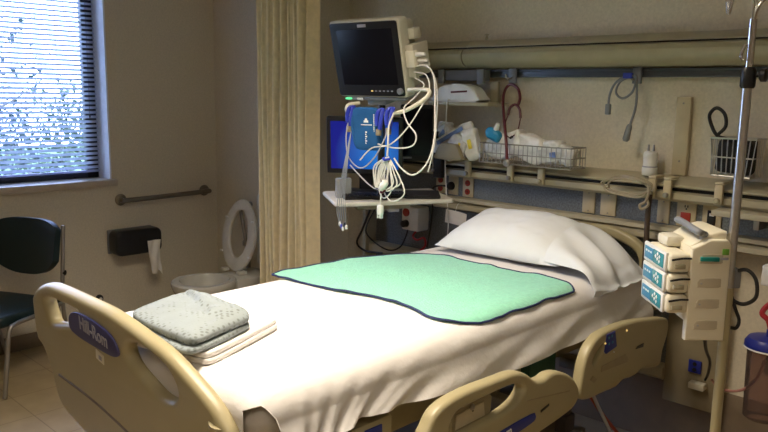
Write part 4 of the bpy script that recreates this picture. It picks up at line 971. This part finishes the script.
# pillow ---------------------------------------------------------------------
pil = thing('pillow', (-1.93, 2.9, BZ), 'white pillow in a loose pillowcase at the head of the bed', 'pillow')
pc_ = V((-1.945, 2.905, BZ+.006)); pa = math.radians(3)
pxv, pyv = V((math.cos(pa), math.sin(pa), 0)), V((-math.sin(pa), math.cos(pa), 0))
def pillowf(side):
    def f_(u, v):
        a, b = 2*u-1, 2*v-1
        th = max(0, (1-abs(a)**3.2))**.55*max(0, (1-abs(b)**2.6))**.6
        pin = 1-.05*(1-abs(b))*abs(a)**6; pin2 = 1-.06*(1-abs(a))*abs(b)**6
        p = pc_+pxv*(.325*a*pin)+pyv*(.205*b*pin2)
        tilt = .030*(b+1)/2
        wr = .006*nz((a*2.2, b*2.2, 3))+.003*nz((a*6, b*5, 8))
        if side > 0: z = .030+.115*th+wr*th*2+tilt*th
        else: z = .030-.028*th
        z += .075*((b+1)/2)**1.6
        p.z += z-.02*(1-th)*0
        return p
    return f_
m = MB(); m.grid(pillowf(1), 44, 34); m.grid(lambda u, v: pillowf(-1)(1-u, v), 44, 34)
def weld(mb):
    bm = bmesh.new(); vv = [bm.verts.new(v) for v in mb.v]
    for f in mb.f:
        try: bm.faces.new([vv[i] for i in f])
        except ValueError: pass
    bmesh.ops.remove_doubles(bm, verts=bm.verts, dist=1e-4); q = MB(); q.addbm(bm); return q
weld(m).build('cushion', pillm, pil, angle=75)
def flapf(u, v):        # open end of the pillowcase: slack cloth falling to the near side of the bed
    b = 2*v-1; base = pc_+pxv*.255+pyv*(.20*b)
    L = .36-.07*v+.03*math.sin(v*7)
    x = base.x+pxv.x*L*u; y = base.y+pxv.y*L*u-.075*u*(1-v)*1.0+.035*u*v
    th = max(0, 1-abs(b)**2.6)**.6
    zt = BZ+.05+.09*th+.075*v**1.6; s = min(1, u*1.25)
    zz = zt*(1-s**1.3)+(surf(min(x, BX1-.004), y)+.013)*s**1.3
    fold = .022*math.sin(v*15+u*1.5)*math.sin(PI*min(1, u*1.05))+.010*math.sin(v*29+2*u)*u*(1-u*.6)
    zz = max(zz+fold, surf(min(x, BX1-.004), y)+.011)
    return (min(x, BX1+.01), y, zz)
MB().grid(flapf, 34, 44, .002).build('pillowcase_end', pillm, pil, angle=80)

# folded blanket and gown -----------------------------------------------------
gu = V((.16, .987, 0)).normalized(); gv = V((gu.y, -gu.x, 0))      # along the bed and across
ga = math.atan2(gu.y, gu.x)
bl = thing('folded_blanket', (-1.9, 1.25, BZ), 'folded white flannel blanket lying flat under the grey gown', 'blanket')
GB = frame((-1.925, 1.21, BZ+.007), V((.97, .2, 0)).normalized(), V((-.36, .93, 0)).normalized(), (0, 0, 1))
for k, (zz, ex) in enumerate(((.0085, .0), (.026, -.006))):
    def wv(v, k=k): return v+V((0, 0, .0025*nz((v.x*9+k, v.y*9, 1))))
    MB(GB).sellip(Matrix.Translation((.0, .0, zz)), (.35+ex, .385+ex, .018), .16, 48, 14, wv).build('fold', blanketm, bl, angle=70)
gw = thing('folded_gown', (-1.97, 1.2, BZ+.04), 'folded grey patterned hospital gown on top of the white blanket', 'gown')
GT = frame((-1.985, 1.195, BZ+.043), V((.93, -.10, 0)).normalized(), V((.10, .93, 0)).normalized(), (0, 0, 1))
GT = frame((-1.920, 1.160, BZ+.040), V((.99, .0, 0)).normalized(), V((-.33, .94, 0)).normalized(), (0, 0, 1))
def gn(s, a): 
    def f_(v):
        q = v+V((s, s*.3, 0)); up_ = .5+.5*min(1, max(-1, v.z*60))
        return v+V((nz(q, 9)*a, nz(q+V((4, 0, 0)), 9)*a, (nz(q, 14)*a*.8+nz(q, 30)*a*.3)*up_))
    return f_
def gfold(v):
    q = v+V((2, .6, 0)); up_ = max(0, min(1, .5+v.z*40))
    dl = (v.y-.045)*.93+(v.x-.02)*.36             # edge of the flap folded over the top
    st = 1/(1+math.exp(-max(-.2, min(.2, dl))/.0025))
    z = v.z+up_*max(0, 1-abs(v.x/.187)**5)*max(0, 1-abs(v.y/.15)**5)*(.016*st-.008*math.exp(-(dl/.010)**2)*(1-st)+.006*nz(q, 12)+.004*nz(q, 28))
    return V((v.x+.010*nz(q, 8)+.004*nz(q, 30), v.y+.012*nz(q+V((4, 0, 0)), 8)+.004*nz(q+V((4, 0, 0)), 30), z))
MB(GT).sellip(Matrix.Translation((0.0, -.004, .013)), (.37, .30, .034), .6, 64, 20, gn(1, .010), .28).build('lower_fold', gownm, gw, angle=80)
MB(GT).sellip(Matrix.Translation((-.004, .004, .037)), (.375, .30, .042), .62, 110, 34, gfold, .30).build('upper_fold', gownm, gw, angle=80)
MB(GT).lathe([(.004, 0), (.0055, .002), (.004, .005), (0, .006)], Matrix.Translation((-.045, .112, .056)), 12).build('snap', black, gw)

# ---------------------------------------------------------------- IV pole and pump
PXY = (-.781, 2.306)
t = thing('intravenous_pole', (PXY[0], PXY[1], 0), 'steel drip stand pole with bent hooks standing right of the pump', 'pole')
MB().cyl((*PXY, 1.08), (*PXY, 1.70), .0135, n=20).build('outer_tube', steel, t)
MB().cyl((*PXY, 1.69), (*PXY, 1.87), .0105, n=16).build('inner_rod', chrome, t)
MB().cyl((*PXY, .17), (*PXY, 1.085), .0155, n=20).build('lower_tube', cream, t, label='cream lower tube')
m = MB(); m.lathe([(.017, 0), (.021, .006), (.021, .05), (.016, .06)], Matrix.Translation((*PXY, 1.676)), 18); m.build('collar', black, t)
m = MB(); m.cyl((PXY[0]+.018, PXY[1], 1.713), (PXY[0]+.034, PXY[1], 1.713), .006); m.lathe([(.014, 0), (.019, .004), (.019, .016), (.013, .02)], frame((PXY[0]+.032, PXY[1], 1.713), (0, 1, 0), (0, 0, 1), (1, 0, 0)), 14); m.build('clamp_knob', black, t)
top = V((*PXY, 1.865))
for i, (dx, dy, dz, ex, ez) in enumerate(((.055, .02, .075, .085, .05), (-.030, .04, .075, -.075, .03), (-.008, -.02, .08, -.028, .085), (.02, .05, .08, .06, .06))):
    if i == 2: pts = [V((*PXY, 1.80))+V((-.012, -.008, 0)), V((*PXY, 1.77))+V((-.022, -.01, 0)), V((*PXY, 1.755))+V((-.016, -.012, 0))]
    else: pts = [top, top+V((dx*.3, dy*.3, dz*.7)), top+V((dx, dy, dz)), top+V((ex, dy*1.4, dz+.015)), top+V((ex*1.25, dy*1.6, ez)), top+V((ex*1.35, dy*1.6, dz-.01))]
    MB().tube(pts, .0045, 8).build('hook', chrome, t)
m = MB(); m.lathe([(.05, 0), (.06, .01), (.05, .04), (.02, .06)], Matrix.Translation((*PXY, .13)), 20)
m.build('hub', steel, t)
for k in range(5):
    a = .5+k*2*PI/5; e = V((PXY[0]+.24*math.cos(a), PXY[1]+.24*math.sin(a), .085))
    lg = MB().tube([V((*PXY, .15)), V((*PXY, .14)).lerp(e, .5)+V((0, 0, .02)), e], .013, 8).build('base_leg', steel, t)
    MB().lathe([(.01, -.012), (.032, -.01), (.032, .01), (.01, .012)], frame((e.x, e.y, .0335), (math.cos(a), math.sin(a), 0), (0, 0, 1), (-math.sin(a), math.cos(a), 0)), 16).build('caster', blackmat, lg)
# pump rack
K = V((-.857, 2.21, -.020)); ea = V((-.69, .72, 0)).normalized(); eb = V((.72, .69, 0)).normalized()
KT_ = frame(K, ea, eb, (0, 0, 1))
pump = thing('infusion_pump', K+ea*.1+eb*.05+V((0, 0, .945)), 'ivory infusion pump rack with three teal screen modules on the drip pole', 'pump')
m = MB(KT_); side = [(-.004, .945), (.112, .945), (.112, 1.235), (.10, 1.252), (.05, 1.252), (.012, 1.232), (-.004, 1.222)]
m.plate([side], .028, .005, frame((.013, 0, 0), (0, 1, 0), (0, 0, 1), (1, 0, 0)), 1)
m.build('side_plate', pumpm, pump)
m = MB(KT_); body = [(.0, 1.00), (.108, 1.00), (.108, 1.268), (.09, 1.274), (.05, 1.262), (.0, 1.225)]
m.plate([body], .185, .006, frame((.12, 0, 0), (0, 1, 0), (0, 0, 1), (1, 0, 0)), 1)
m.build('rack_body', pumpm, pump)
MB(KT_).bx(.10, .185, -.045, .015, 1.208, 1.243, .012).build('front_lug', beigelight, pump)
MB(KT_).tube([(.035, .045, 1.262), (.025, .03, 1.268), (.018, .02, 1.272), (.05, .012, 1.278), (.11, .010, 1.284), (.165, .012, 1.285), (.192, .022, 1.279), (.198, .045, 1.270)], .0105, 10).build('handle', bracketgrey, pump)
# slots on the side plate, coloured darker beige for the shade in their recesses
for i, zz in enumerate((1.195, 1.122, 1.058, .992)):
    s_ = [(-.002, -.011), (.004, -.014), (.060, -.014), (.066, -.006), (.066, .010), (.058, .014), (.004, .012)]
    o_ = MB(KT_).plate([[(a+.022, b+zz) for a, b in s_]], .003, .0012, frame((-.0015, 0, 0), (0, 1, 0), (0, 0, 1), (1, 0, 0)), 2).build('cable_slot', M('slot_shade_beige', (.55, .48, .35), .5) if i == 0 else bpy.data.materials['slot_shade_beige'], pump)
    if i == 0: MB(KT_).box((-.006, .048, zz), (.008, .056, .013), .002, (0, 0, 0)).build('latch', tealm, o_)
    else: MB(KT_).lathe([(.004, 0), (.003, .003)], frame((-.002, .030, zz-.002), (0, 1, 0), (0, 0, 1), (-1, 0, 0)), 8).build('latch_pin', cablegrey, o_)
MB(KT_).bx(-.004, -.0005, .085, .104, 1.208, 1.226, .0008).build('green_sticker', M('lime_sticker', (.18, .42, .06), .5), pump)
MB(KT_).bx(-.004, -.0005, .080, .104, 1.193, 1.200, .0005).build('type_label', greymark, pump)
for i in range(3):
    zt = 1.207-.0632*i
    md = MB(KT_).bx(.004, .205, -.066, -.001, zt-.058, zt, .012, 3).build('pump_module', pumpm, pump)
    MB(KT_).bx(.020, .212, -.074, -.062, zt-.060, zt+.001, .006, 2).build('door', whitep, md)
    MB(KT_).bx(.032, .118, -.0765, -.0735, zt-.050, zt-.008, .002).build('display', tealscreen, md)
    MB(KT_).bx(.120, .196, -.0765, -.0735, zt-.048, zt-.010, .002).build('keypad', tealdark, md)
    mk = MB(KT_)
    for (a_, b_) in ((.062, -.022), (.078, -.016), (.078, -.031), (.094, -.026), (.062, -.036)):
        mk.box((a_, -.0772, zt+b_), (.010, .0012, .009), .0003, (0, 45, 0))
    mk.build('display_symbols', whitemark, md)
    mk = MB(KT_)
    for a_ in range(3): mk.bx(.130+.02*a_, .142+.02*a_, -.0775, -.0762, zt-.026, zt-.020)
    mk.build('key_print', whitemark, md)
    MB(KT_).bx(-.004, .005, -.052, -.020, zt-.044, zt-.030, .002).build('tube_port', beige, md)
    MB(KT_).tube([(-.001, -.062, zt-.018), (-.002, -.03, zt-.012), (-.001, -.004, zt-.012)], .0035, 6).build('seal_strip', black, md)
MB(KT_).bx(.02, .06, .100, .160, 1.10, 1.16, .006).build('pole_clamp', bracketgrey, pump)
# black cables at the pole
cable('black_cable', 'black pump cable curling in a big loop right of the drip pole', wp((730, 286, 2.32), (735, 273, 2.33), (747, 270, 2.33), (756, 280, 2.33), (756, 297, 2.33), (745, 304, 2.33), (734, 301, 2.33), (728, 292, 2.33)), .0058, cableblack, group='black cables at the drip pole')
cable('black_cable', 'short black cable bending back to the lower corner of the pump', wp((731, 294, 2.34), (735, 308, 2.34), (739, 320, 2.34), (736, 328, 2.33), (728, 327, 2.31), (723, 328, 2.30)), .0055, cableblack, group='black cables at the drip pole')
cable('black_cable', 'black power cable hanging below the pump to the blue wall socket', wp((705, 338, 2.30), (706, 350, 2.5), (710, 362, 2.9), (708, 374, 3.2), (705, 380, 3.26)), .0055, cableblack, group='black cables at the drip pole')

# lower right: socket, canister, tubes
t = thing('blue_socket', (-1.22, 3.31, .42), 'blue power socket on the tan column below the pump', 'outlet')
MB().bx(-1.262, -1.205, 3.303, 3.3145, .420, .478, .003).build('plate', canblue, t)
for dz in (.436, .462): MB().lathe([(.010, 0), (.009, .003)], frame((-1.233, 3.3035, dz), (1, 0, 0), (0, 0, 1), (0, -1, 0)), 12).build('socket', black, t)
t = thing('pale_plug', (-1.19, 3.28, .37), 'pale plug with cord pushed in beneath the blue socket', 'plug')
MB().bx(-1.245, -1.175, 3.27, 3.3145, .355, .385, .006).build('body', beigelight, t)
t = thing('suction_canister', (-.88, 3.2, .36), 'clear suction canister with a blue lid at the right edge', 'canister')
cc = V((-.895, 3.16, 0))
MB().lathe([(.060, .36), (.072, .37), (.078, .645), (.080, .655)], Matrix.Translation(cc), 28).build('jar', canclear, t)
MB().lathe([(.086, .655), (.090, .660), (.090, .682), (.078, .700), (.03, .708), (.0, .708)], Matrix.Translation(cc), 28).build('lid', canblue, t)
MB().lathe([(.0905, .6565), (.0925, .658), (.0905, .6635)], Matrix.Translation(cc), 28, False).build('lid_rim', whitep, t)
MB().cyl(cc+V((0, 0, .70)), cc+V((0, 0, .735)), .014, n=12).build('lid_port', canblue, t)
MB().bx(-.925, -.865, 3.235, 3.399, .52, .60, .006).build('wall_bracket', beige, t)
cable('red_tubing', 'red suction tubing arching over the blue canister lid', [(-.895, 3.16, .735), (-.905, 3.15, .775), (-.93, 3.15, .80), (-.90, 3.16, .845), (-.84, 3.18, .87), (-.76, 3.2, .86)], .011, redtube2, 'tube')
cable('pink_tubing', 'pale pink tubing sagging left of the clear canister', wp((765, 360, 3.1), (757, 378, 3.1), (744, 389, 3.12), (730, 391, 3.14), (718, 387, 3.18), (712, 380, 3.24)), .006, pinktube, 'tube')
t = thing('glove_box', (-.80, 3.24, .92), 'pale supply box on the wall above the blue canister lid', 'box')
MB().bx(-.96, -.70, 3.19, 3.399, .90, .985, .008).build('carton', bagwhite, t)
MB().bx(-.90, -.76, 3.187, 3.191, .93, .96, .003).build('opening', cablegrey, t)
# cords under the head of the bed
cable('floor_cord', 'orange red cord running along the floor under the head of the bed', [(-1.62, 3.02, .33), (-1.58, 3.10, .20), (-1.45, 3.16, .05), (-1.25, 3.12, .012), (-1.0, 3.05, .012), (-.8, 3.1, .012)], .008, M('orange_red_cord', (.40, .07, .025), .5), 'cord')
cable('floor_cord', 'pale looped hose hanging from the head rail of the bed', [(-1.42, 2.66, .52), (-1.38, 2.70, .40), (-1.37, 2.80, .26), (-1.39, 2.90, .12), (-1.45, 3.0, .014)], .007, cablegrey, 'hose')
MB().lathe([(.03, 0), (.035, .01), (.03, .06), (.015, .07)], Matrix.Translation((-1.56, 2.74, .30))).bx(-1.60, -1.52, 2.70, 2.78, .22, .30, .01).build('drive_unit', M('dark_actuator', (.05, .04, .04), .5), bed)

# ---------------------------------------------------------------- light
def area(name, loc, rot, size, size_y, power, col, spread=PI):
    l = bpy.data.lights.new(name, 'AREA'); l.shape = 'RECTANGLE'; l.size = size; l.size_y = size_y; l.energy = power; l.color = col; l.spread = spread
    o = bpy.data.objects.new(name, l); COL.objects.link(o); o.location = loc; o.rotation_euler = rot; return o
# recessed ceiling troffer over the foot half of the bed
cl = thing('ceiling_light', (-1.80, 1.3, 2.70), 'recessed ceiling light panel above the foot of the bed', 'ceiling light')
MB().bx(-2.12, -1.48, .68, 1.92, 2.725, 2.75, .004).build('frame', whitep, cl)
MB().bx(-2.08, -1.52, .72, 1.88, 2.722, 2.726, .001).build('diffuser', Memit('lamp_diffuser', (1., .85, .62), 1.5), cl)
area('ceiling_lamp', (-1.80, 1.30, 2.70), (0, 0, 0), .55, 1.1, 40, (1., .87, .70), math.radians(124))
cl = thing('ceiling_light', (-.1, -.3, 2.70), 'recessed ceiling light panel over the open floor beside the bed', 'ceiling light')
MB().bx(-.42, .22, -.92, .32, 2.725, 2.75, .004).build('frame', whitep, cl)
MB().bx(-.38, .18, -.88, .28, 2.722, 2.726, .001).build('diffuser', Memit('lamp_diffuser_room', (1., .85, .62), 1.5), cl)
area('room_lamp', (-.1, -.3, 2.70), (0, 0, 0), .55, 1.1, 15, (1., .87, .72), math.radians(140))
w = bpy.data.worlds.new('sky'); scn.world = w; w.use_nodes = True
nt = w.node_tree; bg = nt.nodes['Background']
tc = nt.nodes.new('ShaderNodeTexCoord'); sx = nt.nodes.new('ShaderNodeSeparateXYZ'); rp = nt.nodes.new('ShaderNodeValToRGB')
nt.links.new(tc.outputs['Generated'], sx.inputs[0]); nt.links.new(sx.outputs['Z'], rp.inputs['Fac']); nt.links.new(rp.outputs['Color'], bg.inputs['Color'])
rp.color_ramp.elements[0].position = 0; rp.color_ramp.elements[0].color = (.55, .70, 1, 1)
rp.color_ramp.elements[1].position = .35; rp.color_ramp.elements[1].color = (.42, .55, 1, 1)
bg.inputs['Strength'].default_value = 12.0

scn.view_settings.view_transform = 'Standard'; scn.view_settings.look = 'None'
scn.view_settings.exposure = .10; scn.view_settings.gamma = 1; scn.view_settings.use_curve_mapping = False
